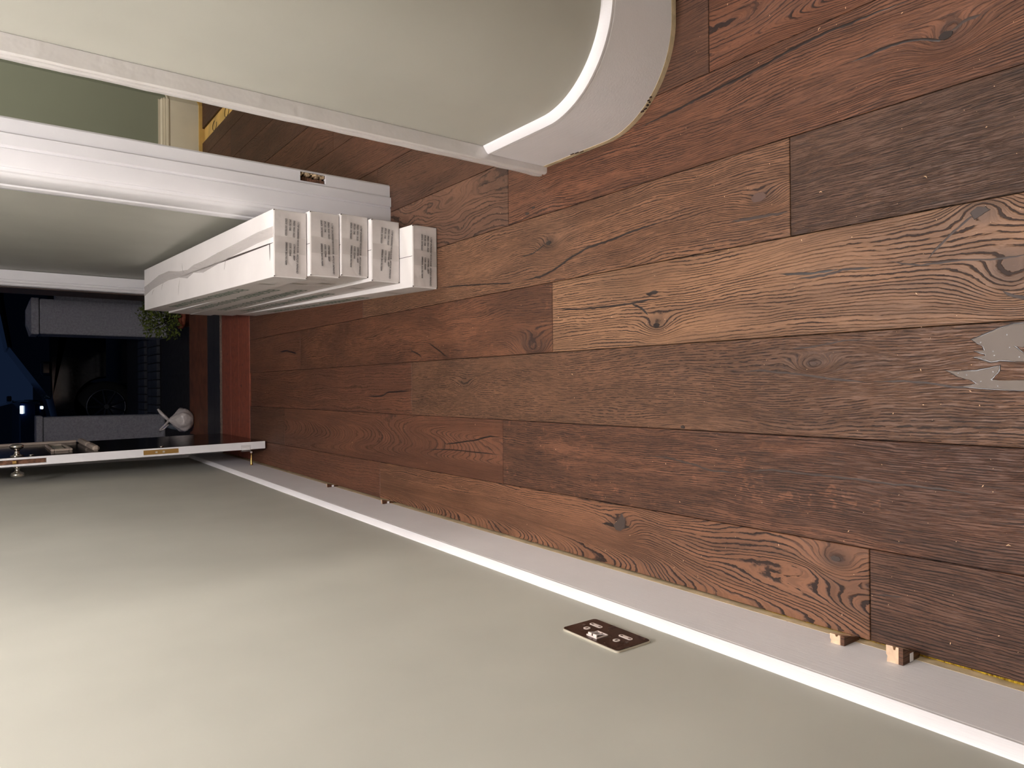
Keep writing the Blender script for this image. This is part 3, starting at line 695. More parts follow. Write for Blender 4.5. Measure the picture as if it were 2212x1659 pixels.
# ------------------------------------------------------------------ STREET DOOR (open against the left wall)
door = empty('door_1', (-0.300, 4.742, 0.012))
tag(door, 'street door standing open, black outside, white lock edge towards us', 'door', kind='structure')
door.rotation_euler = (0, math.radians(-0.9), 0)
DW, DT, DH = 0.872, 0.0205, 2.0
bm = bmesh.new(); add_box(bm, -DT, DT, -DW, 0, 0, DH, 0.0035, 2)
leaf = link('door_leaf', bm, [M['gloss'], M['black_gloss']], door)
bpy.context.view_layer.update()
boolean_cut(leaf, [((-0.0105, -DW-0.02, 0.432), (0.0125, -DW+0.0025, 0.593)), ((-0.0105, -DW-0.02, 0.99), (0.0105, -DW+0.016, 1.24))])
for p in leaf.data.polygons:
    p.material_index = 1 if p.center.x > DT-0.001 and p.normal.x > 0.7 else 0
# exterior mouldings: rails, panel beads
def dbox(name, x0, x1, y0, y1, z0, z1, mat, bev=0.0, par=None):
    return box(name, x0, x1, y0, y1, z0, z1, mat, par or door, bev)
M['greymould'] = plain('grey_moulding', (150, 136, 124), 0.5)  # grey mouldings, paler than the black door
for (y0, y1) in ((-0.80, -0.55), (-0.50, -0.12)):
    dbox('drip_moulding', DT, DT+0.026, y0, y1, 0.770, 0.800, M['greymould'], 0.008)
dbox('drip_moulding', DT, DT+0.014, -0.075, -0.045, 0.80, 1.28, M['greymould'], 0.003)
lp = empty('letter_plate', (DT, -0.46, 0.915)); lp.parent = door
bm = bmesh.new()
for a in ((-0.21, 0.21, -0.045, -0.030), (-0.21, 0.21, 0.030, 0.045), (-0.21, -0.185, -0.03, 0.03), (0.185, 0.21, -0.03, 0.03)):
    add_box(bm, 0.0, 0.012, a[0], a[1], a[2], a[3], 0.003)
link('frame', bm, M['greymould'], lp)
bm = bmesh.new(); add_box(bm, 0.0, 0.006, -0.10, 0.12, -0.022, 0.022, 0.002); link('flap', bm, M['silver'], lp)
lp.name = 'letter_plate'
# knobs either side
kz, ky = 1.098, -0.792
def knob(sgn):
    bm = bmesh.new()
    add_lathe(bm, [(0, 0.027), (0.003, 0.027), (0.006, 0.020), (0.012, 0.011), (0.024, 0.0085), (0.030, 0.013), (0.035, 0.024), (0.043, 0.028), (0.050, 0.026), (0.054, 0.017), (0.056, 0.004)], (sgn*DT, ky, kz), (sgn, 0, 0), 28)
    return link('door_knob', bm, M['chrome'], door, smooth=True)
k1 = knob(1); k2 = knob(-1)
for (yy, zz, r) in ((-DW+0.055, 1.045, 0.010), (-DW+0.035, 0.505, 0.0095)):
    bm = bmesh.new(); add_lathe(bm, [(0, r), (0.004, r), (0.006, r*0.8), (0.0065, r*0.4)], (DT, yy, zz), (1, 0, 0), 20); link('keyhole_escutcheon', bm, M['chrome'], door, smooth=True)
# lock edge hardware
dbox('lock_plate', -0.0100, 0.0120, -DW-0.0006, -DW+0.0022, 0.4335, 0.5915, M['brass'], 0.0008)
lk = door.children[-1]
bm = bmesh.new()
for zz in (0.450, 0.575):
    add_lathe(bm, [(0, 0.0042), (0.0012, 0.0042), (0.0014, 0.002)], (0.001, -DW-0.0006, zz), (0, -1, 0), 12)
link('screw', bm, M['brass'], lk)
bm = bmesh.new()
for zz in (0.497, 0.530): add_box(bm, -0.004, 0.005, -DW-0.0022, -DW-0.0004, zz, zz+0.010, 0.0006)
link('keyhole_bolt', bm, M['silver'], lk)
dbox('lock_recess', -0.0100, 0.0100, -DW+0.0135, -DW+0.0155, 0.992, 1.238, M['rawwood'], 0.0)
dbox('latch', -0.0065, 0.0055, -DW-0.001, -DW+0.0134, 1.103, 1.118, M['brass'], 0.001)
dbox('repair_tape', -0.0300, 0.0040, -DW-0.0020, -DW-0.0004, 0.078, 0.128, M['tape'], 0.0)
dbox('repair_patch', -0.0215, -0.0090, -DW-0.0030, -DW+0.020, 0.083, 0.125, M['gloss'], 0.001)
# spring stop on the skirting that holds the door off
ds = empty('door_stop', (left_face(3.96), 3.96, 0.06))
tag(ds, 'small tapered brass door stop screwed to the left skirting', 'door stop')
bm = bmesh.new(); add_lathe(bm, [(0, 0.0075), (0.006, 0.0068), (0.050, 0.0030), (0.066, 0.0028)], (0, 0, 0), (1, 0, 0), 14); link('stem', bm, M['brass'], ds, smooth=True)
bm = bmesh.new(); add_lathe(bm, [(0.066, 0.0052), (0.074, 0.0055), (0.076, 0.003)], (0, 0, 0), (1, 0, 0), 14); link('rubber_tip', bm, M['insert'], ds, smooth=True)

# ------------------------------------------------------------------ THRESHOLD AND STEP
sill = box('doorstep', -0.75, 0.80, 4.1825, 5.216, -0.30, -0.030, M['mortar']); tag(sill, 'threshold of the street door', 'doorstep', kind='structure')
for i, (a, b2) in enumerate(((4.184, 4.395), (4.399, 4.570), (4.574, 4.775))):
    bm = bmesh.new(); add_box(bm, left_face(4.4)+0.006, 0.625, a, b2, -0.029, 0.001-0.001*i, 0.002)
    tag(link('sill_board', bm, M['redwood'], sill), 'red stained board')
bm = bmesh.new()
rows = []
for i in range(60):
    x = -0.33+0.905*i/59
    rows.append((x, 4.835+0.012*noise.noise(Vector((x*30, 0, 0)))))
add_prism(bm, [(-0.33, 4.777), (0.575, 4.777)] + rows[::-1], -0.029, -0.003)
link('mortar_strip', bm, M['mortar'], sill)
for (a, b2, z) in ((4.850, 5.010, -0.010), (5.018, 5.215, -0.016)):
    bm = bmesh.new(); add_box(bm, -0.33, 0.575, a, b2, -0.029, z, 0.010, 3)
    tag(link('weather_strip', bm, M['sill_black'], sill), 'black rounded strip')
st = empty('front_step', (0, 0, 0)); tag(st, 'brown terracotta step outside the street door', 'step', kind='structure')
bm = bmesh.new(); add_prism(bm, [(-0.335, 5.218), (0.90, 5.218), (0.90, 5.80), (-0.335, 5.80)], -0.20, -0.030)
link('tread', bm, M['terra'], st)

# ------------------------------------------------------------------ OUTSIDE
gr = box('ground', -14, 14, 5.805, 9.9, -0.60, -0.205, M['tarmac']); tag(gr, 'dark path and driveway outside', 'ground', kind='structure')
rd = box('road', -14, 14, 9.905, 34, -0.60, -0.385, M['tarmac']); tag(rd, 'dark street beyond the driveway', 'road', kind='structure')
# house front wall outside both sides
wo = box('wall_outside', -3.2, -0.76, 4.95, 5.12, -0.3, 3.2, M['render']); tag(wo, 'outer face of the house wall', 'wall', kind='structure')
box('left_pier', -0.759, -0.431, 4.91, 5.12, -0.3, 3.2, M['render'], wo)
for row in range(2):
    for i in range(15):
        x0 = -0.62+0.085*i+0.02*(row % 2)
        bm = bmesh.new(); add_box(bm, -0.039, 0.039, -0.2, 0.2, 0, 0.035, 0.004)
        link('paver', bm, M['paver'], gr, loc=(x0, 8.1+row*0.62 if row else 8.1, -0.203))
        if row == 0: C.objects[-1].scale = (1, 1.3, 1)
# rendered garden wall on the left
gw = box('garden_wall', -1.7, -0.237, 7.62, 7.86, -0.205, 0.80, M['render'], None, 0.01); tag(gw, 'low pale rendered garden wall behind the open door', 'wall', kind='structure')
box('coping', -1.72, -0.225, 7.60, 7.88, 0.80, 0.85, M['render'], gw, 0.008)
# gate pillar on the right
gp = empty('gate_pillar', (0.66, 7.7, -0.205)); tag(gp, 'square pale rendered gate pillar with a capstone', 'pillar')
bm = bmesh.new(); add_box(bm, -0.155, 0.155, -0.20, 0.20, 0, 1.03, 0.006); link('shaft', bm, M['render'], gp)
bm = bmesh.new(); add_box(bm, -0.160, 0.160, -0.205, 0.205, 1.036, 1.095, 0.004); link('capstone', bm, M['render'], gp)
bm = bmesh.new(); add_hex(bm, [(-0.15, -0.19, 1.096), (0.15, -0.19, 1.096), (0.15, 0.19, 1.096), (-0.15, 0.19, 1.096), (-0.07, -0.09, 1.125), (0.07, -0.09, 1.125), (0.07, 0.09, 1.125), (-0.07, 0.09, 1.125)]); link('cap_top', bm, M['render'], gp)
gw2 = box('garden_wall', 0.822, 3.5, 7.6, 7.8, -0.205, 0.70, M['render'], None, 0.006); tag(gw2, 'pale rendered garden wall running right from the gate pillar', 'wall', kind='structure')
# shrub in a pot
sh = empty('potted_shrub', (0.60, 6.22, -0.205)); tag(sh, 'small green shrub in a terracotta pot behind the boxes', 'plant')
bm = bmesh.new(); add_lathe(bm, [(0, 0.07), (0.13, 0.095), (0.13, 0.105), (0.16, 0.105), (0.16, 0.09), (0.145, 0.088)], (0, 0, 0), (0, 0, 1), 24); link('pot', bm, M['pot'], sh, smooth=True)
bm = bmesh.new()
r4 = random.Random(11)
for i in range(14):
    a = r4.uniform(0, 2*PI); add_tube(bm, [(0, 0, 0.13), (0.05*math.cos(a), 0.05*math.sin(a), 0.25), (0.13*math.cos(a), 0.13*math.sin(a), 0.30+r4.random()*0.16)], [0.004, 0.003, 0.0015], 5)
link('stem', bm, M['soil'], sh)
bm = bmesh.new()
for i in range(900):
    a = r4.uniform(0, 2*PI); rr = 0.19*r4.random()**0.5; z = 0.17+0.30*r4.random()*(1-rr*1.5)
    p = Vector((rr*math.cos(a), rr*math.sin(a), z)); s = r4.uniform(0.010, 0.022)
    u = Vector((r4.uniform(-1, 1), r4.uniform(-1, 1), r4.uniform(-.3, 1))).normalized(); v = u.orthogonal().normalized()
    bm.faces.new([bm.verts.new(q) for q in (p, p+u*s+v*s*0.45, p+u*s*2.1, p+u*s-v*s*0.45)])
fo = link('foliage', bm, M['leaf'], sh); fo['kind'] = 'stuff'

# cars
def wheel(par, x, y, z, R, ax):
    wv = empty('wheel', (x, y, z)); wv.parent = par
    bm = bmesh.new(); add_lathe(bm, [(-0.10, R*0.72), (-0.10, R*0.95), (-0.07, R), (0.07, R), (0.10, R*0.95), (0.10, R*0.72)], (0, 0, 0), ax, 36); link('tyre', bm, M['tyre'], wv, smooth=True)
    bm = bmesh.new(); add_lathe(bm, [(-0.105, R*0.70), (-0.115, R*0.70), (-0.115, R*0.64), (-0.06, R*0.60), (-0.06, 0.02)], (0, 0, 0), ax, 36); link('rim', bm, M['alloy'], wv, smooth=True)
    bm = bmesh.new(); A = Vector(ax).normalized()
    for k in range(9):
        a = 2*PI*k/9; up = Vector((0, 0, 1)); sd = A.cross(up)
        d = up*math.cos(a)+sd*math.sin(a)
        add_tube(bm, [d*0.03-A*0.108, d*R*0.66-A*0.112], [0.022, 0.013], 6)
    add_lathe(bm, [(-0.12, 0.035), (-0.10, 0.05)], (0, 0, 0), ax, 16)
    link('spokes', bm, M['alloy'], wv)
def car(name, loc, rz, mat, label, led=False, ln=4.3):
    c = empty(name, loc); c.rotation_euler = (0, 0, rz); tag(c, label, 'car')
    # side profile (x along the car, z up), swept across the width with a tumblehome
    P = [(0.0, 0.30), (0.03, 0.62), (0.12, 0.78), (0.95, 0.96), (1.62, 1.36), (2.2, 1.46), (3.1, 1.44), (3.85, 1.12), (4.2, 1.02), (4.28, 0.6), (4.25, 0.30)]
    arch = []
    W = 0.88
    bm = bmesh.new()
    secs = [(-W, 0.985, 0.0), (-W*0.97, 1.0, 0.0), (W*0.97, 1.0, 0.0), (W, 0.985, 0.0)]
    body = [(0.0, 0.32), (0.02, 0.60), (0.10, 0.76), (0.95, 0.93), (3.85, 1.00), (4.20, 0.98), (4.28, 0.62), (4.25, 0.32)]
    def archpts(cx):
        return [(cx+0.37*math.cos(a), 0.33+0.37*math.sin(a)) for a in [PI*i/12 for i in range(13)]]
    loop = body + [(p[0], p[1]) for p in archpts(3.45)] + [(p[0], p[1]) for p in archpts(0.85)]
    loop = [(x, max(z, 0.20)) for x, z in loop]
    rings = []
    for yv, sc_ in ((-W+0.00, 0.975), (-W+0.04, 1.0), (W-0.04, 1.0), (W, 0.975)):
        rings.append([bm.verts.new((2.14+(x-2.14)*sc_, yv, 0.3+(z-0.3)*(sc_ if z > 0.5 else 1))) for x, z in loop])
    n = len(loop)
    for i in range(3):
        for k in range(n): bm.faces.new((rings[i][k], rings[i][(k+1) % n], rings[i+1][(k+1) % n], rings[i+1][k]))
    f1 = bm.faces.new(rings[0][::-1]); f2 = bm.faces.new(rings[-1]); bmesh.ops.triangulate(bm, faces=[f1, f2])
    autosmooth(link('body', bm, mat, c), 35)
    bm = bmesh.new(); cab = [(0.95, 0.93), (1.62, 1.36), (2.2, 1.46), (3.1, 1.44), (3.85, 1.00)]
    rings = [[bm.verts.new((x, yv*(1-0.20*max(0, z-0.95)/0.5), z)) for x, z in cab] for yv in (-W+0.05, W-0.05)]
    for k in range(5): bm.faces.new((rings[0][k], rings[0][(k+1) % 5], rings[1][(k+1) % 5], rings[1][k]))
    bm.faces.new(rings[0][::-1]); bm.faces.new(rings[1]); link('glasshouse', bm, M['glass'], c)
    bm = bmesh.new(); rf = [(1.60, 1.37), (2.2, 1.475), (3.1, 1.455), (3.35, 1.33)]
    rings = [[bm.verts.new((x, yv*0.84, z)) for x, z in rf]+[bm.verts.new((x, yv*0.84, z-0.03)) for x, z in rf[::-1]] for yv in (-W, W)]
    n = 8
    for k in range(n): bm.faces.new((rings[0][k], rings[0][(k+1) % n], rings[1][(k+1) % n], rings[1][k]))
    bm.faces.new(rings[0][::-1]); bm.faces.new(rings[1]); link('roof', bm, mat, c)
    for xw in (0.85, 3.45):
        for sd in (-1, 1): wheel(c, xw, sd*(W-0.11), 0.33, 0.33, (0, -sd, 0))
    for sd in (-1, 1):
        box('door_handle', 2.15, 2.33, sd*W-0.02, sd*W+0.02, 0.86, 0.89, M['alloy'], c, 0.006)
        box('door_mirror', 1.25, 1.42, sd*(W+0.08)-0.08, sd*(W+0.08)+0.08, 0.93, 1.05, mat, c, 0.03, 2)
        if led:
            box('headlamp', -0.005, 0.16, sd*0.66-0.11, sd*0.66+0.11, 0.70, 0.77, M['led'], c, 0.01)
            box('fog_lamp', -0.04, 0.02, sd*0.66-0.04+sd*0.05, sd*0.66+0.04+sd*0.05, 0.24, 0.30, M['led'], c, 0.01)
        else:
            box('headlamp', -0.005, 0.12, sd*0.66-0.16, sd*0.66+0.16, 0.60, 0.72, M['glass'], c, 0.02)
    box('bumper', -0.02, 0.10, -W*0.9, W*0.9, 0.30, 0.46, mat, c, 0.03, 2)
    return c
car('black_car', (-1.06, 11.4, -0.385), 0.0, M['carblack'], 'black car parked side on beyond the gate')
car('blue_car', (-1.18, 24.0, -0.385), math.radians(90), M['carblue'], 'blue car with bright headlamps further down the street', led=True)

# carrier bag on the step
bg = empty('carrier_bag', (-0.225, 5.695, -0.030)); tag(bg, 'knotted white plastic bag lying on the front step', 'bag')
bm = bmesh.new()
bmesh.ops.create_uvsphere(bm, u_segments=40, v_segments=28, radius=1.0)
for v in bm.verts:
    p = v.co.copy(); n = noise.noise(p*2.2)*0.16 + noise.noise(p*6)*0.05
    a = math.atan2(p.y, p.x); n += 0.03*math.sin(a*9+p.z*3)
    r = 1+n
    zz = p.z; k = 1.0 if zz < 0.1 else max(0.10, 1-0.85*((zz-0.1)/0.9)**1.1)
    v.co = Vector((p.x*r*0.085*k, p.y*r*0.085*k, max(0.0, 0.075+zz*0.082*(1.3 if zz > 0 else 1.0)+n*0.01)))
link('bag_body', bm, M['bag'], bg, smooth=True)
bm = bmesh.new()
add_tube(bm, [(0.0, 0, 0.165), (0.02, 0.0, 0.185), (0.055, 0.02, 0.215), (0.085, 0.03, 0.235)], [0.010, 0.012, 0.013, 0.007], 8)
add_tube(bm, [(0.0, 0, 0.165), (-0.03, 0.0, 0.19), (-0.065, 0.01, 0.225), (-0.08, 0.02, 0.225), (-0.06, 0.0, 0.200), (-0.03, -0.01, 0.170)], [0.009, 0.008, 0.006, 0.006, 0.006, 0.005], 8)
link('tied_handle', bm, M['bag'], bg, smooth=True)
bt = empty('bottle', (-0.29, 6.15, -0.205)); tag(bt, 'clear plastic bottle with a blue cap behind the white bag', 'bottle')
bm = bmesh.new(); add_lathe(bm, [(0, 0.030), (0.01, 0.033), (0.20, 0.033), (0.24, 0.022), (0.26, 0.013), (0.275, 0.013)], (0, 0, 0), (0, 0, 1), 20); link('bottle_body', bm, M['pet'], bt, smooth=True)
bm = bmesh.new(); add_lathe(bm, [(0.272, 0.016), (0.295, 0.016), (0.297, 0.010)], (0, 0, 0), (0, 0, 1), 20); link('cap', bm, M['capblue'], bt, smooth=True)

# ------------------------------------------------------------------ BOXES OF FLOORING
def text_mesh(s, size, mat, name, parent, M4, xs=1.0, shear=0.0, bold=0.0, align='LEFT'):
    cu = bpy.data.curves.new(name, 'FONT'); cu.body = s; cu.size = size; cu.shear = shear; cu.offset = bold; cu.extrude = 0.0 if name == 'end_print' else 0.00005
    cu.align_x = align; cu.resolution_u = 2; cu.space_character = 1.0
    to = bpy.data.objects.new(name, cu); C.objects.link(to); bpy.context.view_layer.update()
    ev = to.evaluated_get(bpy.context.evaluated_depsgraph_get()); me = bpy.data.meshes.new_from_object(ev)
    bpy.data.objects.remove(to)
    if name == 'end_print':
        bm = bmesh.new(); bm.from_mesh(me); n0 = list(bm.faces)
        for q in (0.00028, 0.00056):
            g_ = bmesh.ops.duplicate(bm, geom=n0[:]); bmesh.ops.translate(bm, verts=[v for v in g_['geom'] if isinstance(v, bmesh.types.BMVert)], vec=(q, q*0.25, 0.00001))
        bm.to_mesh(me); bm.free()
    me.transform(M4 @ Matrix.Diagonal((xs, 1, 1, 1))); me.materials.clear(); me.materials.append(mat)
    o = bpy.data.objects.new(name, me); C.objects.link(o)
    if parent: o.parent = parent
    if name == 'side_print': o['kind'] = 'stuff'
    return o
def text_width(s, size):
    cu = bpy.data.curves.new('t', 'FONT'); cu.body = s; cu.size = size
    to = bpy.data.objects.new('t', cu); C.objects.link(to); bpy.context.view_layer.update()
    wv = to.dimensions.x; bpy.data.objects.remove(to); return wv
L1 = '1-STRIP ENGINEERED WOOD FLOOR - ANTIQUE UNFINISHED'
LA = [('FINISH: WAX OILED', 'CONTAINS: 1.805M\u00b2'), ('SPECIES: OAK', 'CODE: OE20045'), ('GRADE: DISTRESSED', 'DIMENSION: 20/6X190X1900MM')]
W1 = text_width(L1, 0.0088); XS = 0.164/W1
SIDE = 'ENGINEERED WOOD FLOORING'; WS = text_width(SIDE, 0.062); XSS = 1.11/WS
# near left x, near right x, near y, far left x, far y, near z0,z1, far z0,z1, left indent of the end print
BX = [
 (0.333, 0.540, 2.075, 0.411, 4.055, 0.000, 0.095, 0.000, 0.104, 'lowest box of flooring, standing proud of the stack at floor level', 0.028),
 (0.355, 0.563, 2.163, 0.413, 4.135, 0.0962, 0.200, 0.1054, 0.213, 'second box of flooring from the floor, end print tilted', 0.024),
 (0.367, 0.571, 2.186, 0.411, 4.165, 0.2012, 0.298, 0.2144, 0.322, 'middle box of the stack of five', 0.026),
 (0.359, 0.567, 2.192, 0.413, 4.168, 0.2992, 0.399, 0.3234, 0.430, 'fourth box of flooring from the floor, under the taped top one', 0.026),
 (0.350, 0.563, 2.215, 0.422, 4.170, 0.4002, 0.507, 0.4314, 0.546, 'topmost box of flooring with crumpled tape along its split seam', 0.026),
]
for bi, (xl, xr, yn, xlf, yf, z0, z1, z0f, z1f, lab, ind) in enumerate(BX):
    bxo = empty('flooring_box', ((xl+xr)/2, yn, z0)); tag(bxo, 'white cardboard ' + lab, 'box', 'stack of flooring boxes')
    O = Vector(((xl+xr)/2, yn, z0)); wdt = xr-xl
    fl = Vector((xlf, yf, 0)); fr = Vector((xlf+wdt, yf, 0))
    V = [Vector((xl, yn, z0)), Vector((xr, yn, z0)), Vector((fr.x, fr.y, z0f)), Vector((fl.x, fl.y, z0f)),
         Vector((xl, yn, z1)), Vector((xr, yn, z1)), Vector((fr.x, fr.y, z1f)), Vector((fl.x, fl.y, z1f))]
    bm = bmesh.new(); add_hex(bm, [v-O for v in V], 0.0022, 2)
    link('carton_body', bm, M['carton'], bxo)
    # end flap: a glued sheet a little proud of the end, edges lifted unevenly
    H = z1-z0; r5 = random.Random(bi+20)
    bm = bmesh.new()
    e = 0.0018
    nx, nz = 8, 5
    gridv = [[None]*(nz+1) for _ in range(nx+1)]
    for i in range(nx+1):
        for j in range(nz+1):
            x = xl+0.004+(wdt-0.008)*i/nx; z = z0+0.004+(H-0.007)*j/nz
            bulge = 0.0015*math.sin(PI*i/nx)*math.sin(PI*j/nz)+0.0008*r5.random()
            gridv[i][j] = bm.verts.new(Vector((x, yn-e-bulge, z))-O)
    for i in range(nx):
        for j in range(nz): bm.faces.new((gridv[i][j], gridv[i+1][j], gridv[i+1][j+1], gridv[i][j+1]))
    # skirt back to the box
    def sk(a, b2):
        p, q = a.co.copy(), b2.co.copy(); p.y = q.y = -0.0002
        bm.faces.new((a, b2, bm.verts.new(q), bm.verts.new(p)))
    for i in range(nx): sk(gridv[i+1][0], gridv[i][0]); sk(gridv[i][nz], gridv[i+1][nz])
    for j in range(nz): sk(gridv[0][j], gridv[0][j+1]); sk(gridv[nx][j+1], gridv[nx][j])
    link('end_flap', bm, M['carton_end'], bxo, smooth=False)
    # corner nicks
    for (cx, cz) in ((xl+0.003, z1-0.002), (xr-0.003, z1-0.002), (xl+0.003, z0+0.003)):
        box('corner_gap', cx-0.0013-O.x, cx+0.0013-O.x, -0.0030, 0.001, cz-0.0014-O.z, cz+0.0014-O.z, M['slit'], bxo)
    # vertical clear tape on the end
    bm = bmesh.new(); add_box(bm, -0.030, 0.022, -0.0048, -0.0044, 0.006, H-0.004); link('end_tape', bm, M['tape'], bxo)
    # printing on the end, upside down (box lies on its lid)
    tilt = (-0.025, -0.070, -0.040, 0.030, -0.030)[bi]
    def endM(dx, dz):   # text origin at distance dx from right edge, dz below the top
        base = Matrix.Translation((wdt/2-dx, -0.0056, H-dz)) @ Matrix.Rotation(PI/2, 4, 'X') @ Matrix.Rotation(PI+tilt, 4, 'Z')
        return base
    k = H/0.105
    text_mesh(L1, 0.0088, M['ink'], 'end_print', bxo, endM(ind+0.006, 0.0735*k), XS, 0.12, 0.0)
    for j, (a, b2) in enumerate(LA):
        dz = (0.0605-0.0125*j)*k
        text_mesh(a, 0.0088, M['ink'], 'end_print', bxo, endM(ind+0.004-0.002*j, dz), XS*1.02, 0.12, 0.0)
        text_mesh(b2, 0.0088, M['ink'], 'end_print', bxo, endM(ind+0.079-0.002*j, dz), XS*(0.98 if j < 2 else 0.86), 0.12, 0.0)
    # green printing down the left side, also upside down
    def sideM(s, up, off=0.0006):
        # s metres from the near end, up metres above the box's underside
        dirv = (Vector((xlf, yf, 0))-Vector((xl, yn, 0))); Ls = dirv.length; d = dirv/Ls
        nrm = Vector((-d.y, d.x, 0))
        if nrm.x > 0: nrm = -nrm
        up_z = z0+(z0f-z0)*(s/Ls)-z0
        slope = ((z1f+z0f)-(z1+z0))/2/Ls
        p = Vector((xl-O.x, 0, 0))+d*s+nrm*off+Vector((0, 0, up+up_z))
        X = (d+Vector((0, 0, slope))).normalized(); Y = Vector((0, 0, -1)); Z = X.cross(Y)
        Mx = Matrix((X, Y, Z)).transposed().to_4x4(); Mx.translation = p
        return Mx
    text_mesh(SIDE, 0.062, M['ink_green'], 'side_print', bxo, sideM(0.46, H*0.72), XSS, 0.0, 0.0)
    bm = bmesh.new()
    Mx = sideM(0.215, H*0.5)
    for (a0, b0, a1, b1) in ((0.0, -0.028, 0.006, 0.026), (0.009, -0.022, 0.012, 0.030), (0.016, -0.030, 0.022, 0.018), (0.026, -0.020, 0.029, 0.026)):
        vs = [Mx @ Vector(q) for q in ((a0, b0, 0), (a1, b0, 0), (a1, b1, 0), (a0, b1, 0))]
        bm.faces.new([bm.verts.new(v) for v in vs])
    link('handling_mark', bm, M['ink_grey'], bxo)['kind'] = 'stuff'
    # seam along the top
    def topP(u, s, h=0.0006):   # u across 0..1, s metres along
        Ls = yf-yn; f = s/Ls
        return Vector((xl+(xlf-xl)*f+wdt*u, yn+s, z1+(z1f-z1)*f+h))-O
    bm = bmesh.new()
    if bi == 4:
        S = [(0.0, 0.0006), (0.06, 0.0022), (0.4, 0.0036), (0.8, 0.0026), (1.15, 0.0012), (1.2, 0.0004)]
        cv = 0.500
        top = [topP(cv+wv/wdt, s) for s, wv in S]; bot = [topP(cv-wv/wdt, s) for s, wv in S]
        bm.faces.new([bm.verts.new(v) for v in top+bot[::-1]])
        link('split_seam', bm, M['slit'], bxo)
        bm = bmesh.new()
        bm.faces.new([bm.verts.new(topP(u, s)) for u, s in ((0.25, 0.030), (0.5, 0.030), (0.5, 0.037), (0.25, 0.031))])
        link('flap_slot', bm, M['slit'], bxo)
        # crumpled tape
        pts = [(0.0, 0.66, 0.16), (0.15, 0.66, 0.17), (0.38, 0.62, 0.18), (0.6, 0.58, 0.2), (0.8, 0.53, 0.22), (0.95, 0.56, 0.15), (1.05, 0.50, 0.17), (1.2, 0.56, 0.13), (1.4, 0.62, 0.2), (1.6, 0.60, 0.23), (1.75, 0.55, 0.2), (1.9, 0.48, 0.22), (1.954, 0.45, 0.24)]
        bm = bmesh.new(); prev = None
        for i in range(len(pts)-1):
            for j in range(6):
                f = j/6; s, u, wv = [pts[i][q]*(1-f)+pts[i+1][q]*f for q in range(3)]
                row = [bm.verts.new(topP(u-wv/2+wv*q/6, s, 0.0012+0.0022*abs(noise.noise(Vector((s*26, q*1.3, 2)))))) for q in range(7)]
                if prev:
                    for q in range(6): bm.faces.new((prev[q], prev[q+1], row[q+1], row[q]))
                prev = row
        link('packing_tape', bm, M['packtape'], bxo)
        for (s, u, l, a) in ((1.12, 0.55, 0.05, 0.4), (0.62, 0.56, 0.05, 2.0), (0.55, 0.60, 0.04, 1.2), (1.5, 0.5, 0.05, 2.2), (1.7, 0.42, 0.06, 1.9), (1.82, 0.5, 0.05, 1.0), (0.48, 0.52, 0.05, 2.4), (1.18, 0.44, 0.07, 2.7)):
            bm = bmesh.new(); p = topP(u, s, 0.003); q = p+Vector((math.cos(a)*l, math.sin(a)*l, 0)); add_tube(bm, [p, (p+q)/2+Vector((0.006, 0, 0.001)), q], [0.0003, 0.0007, 0.0003], 5)
            link('tape_crease', bm, M['tape_edge'], bxo)
    else:
        bm.faces.new([bm.verts.new(v) for v in (topP(0.503, 0.0, 0.0002), topP(0.503, 0.4, 0.0002), topP(0.495, 0.4, 0.0002), topP(0.495, 0.0, 0.0002))])
        link('top_seam', bm, M['slit'], bxo)

# ------------------------------------------------------------------ SPACERS IN THE FLOOR GAP
def spacer(y, wx, th, h, lab, band):
    xf = left_face(y)+0.0006
    s = empty('floor_spacer', (xf, y, 0.0005)); tag(s, lab, 'spacer', 'wood offcut spacers along the left skirting')
    # pale core with a milled tongue outline, seen from above
    g_ = 0.0045 if wx < 0.02 else 0.008
    def taper(bm):       # a wedge: wide on top, thin where it drops into the gap
        for v in bm.verts:
            if v.co.z < 1e-6 and v.co.x > 0: v.co.x *= g_/wx
    bm = bmesh.new()
    add_prism(bm, [(0, 0.0065), (wx, 0.0065), (wx, 0.0105), (wx*0.8, 0.0115), (wx*0.8, 0.0145), (wx, 0.0155), (wx, th), (wx*0.45, th), (wx*0.35, th-0.002), (0, th-0.001)], 0, h); taper(bm)
    link('core', bm, M['ply'], s)
    bm = bmesh.new(); add_prism(bm, [(0, 0), (wx, 0.0), (wx, 0.0064), (0, 0.0064)], 0, h-0.001); taper(bm)
    link('stained_face', bm, M['stain'], s)
    if band:
        bm = bmesh.new(); add_box(bm, 0.0005, g_+(wx-g_)*0.35, -0.0012, -0.0002, h*0.40, h*0.60, 0.0004); link('paint_smear', bm, M['gloss'], s)
    return s
spacer(0.640, 0.0165, 0.025, 0.052, 'short oak offcut spacer between skirting and floor, the farther of the near pair', False)
spacer(0.540, 0.0270, 0.026, 0.058, 'widest oak offcut spacer with a white smear, nearest the camera', True)
spacer(2.405, 0.0150, 0.010, 0.046, 'small offcut spacer with a white smear, third from the camera', True)
spacer(2.925, 0.0150, 0.010, 0.048, 'small offcut spacer nearest the open street door', True)

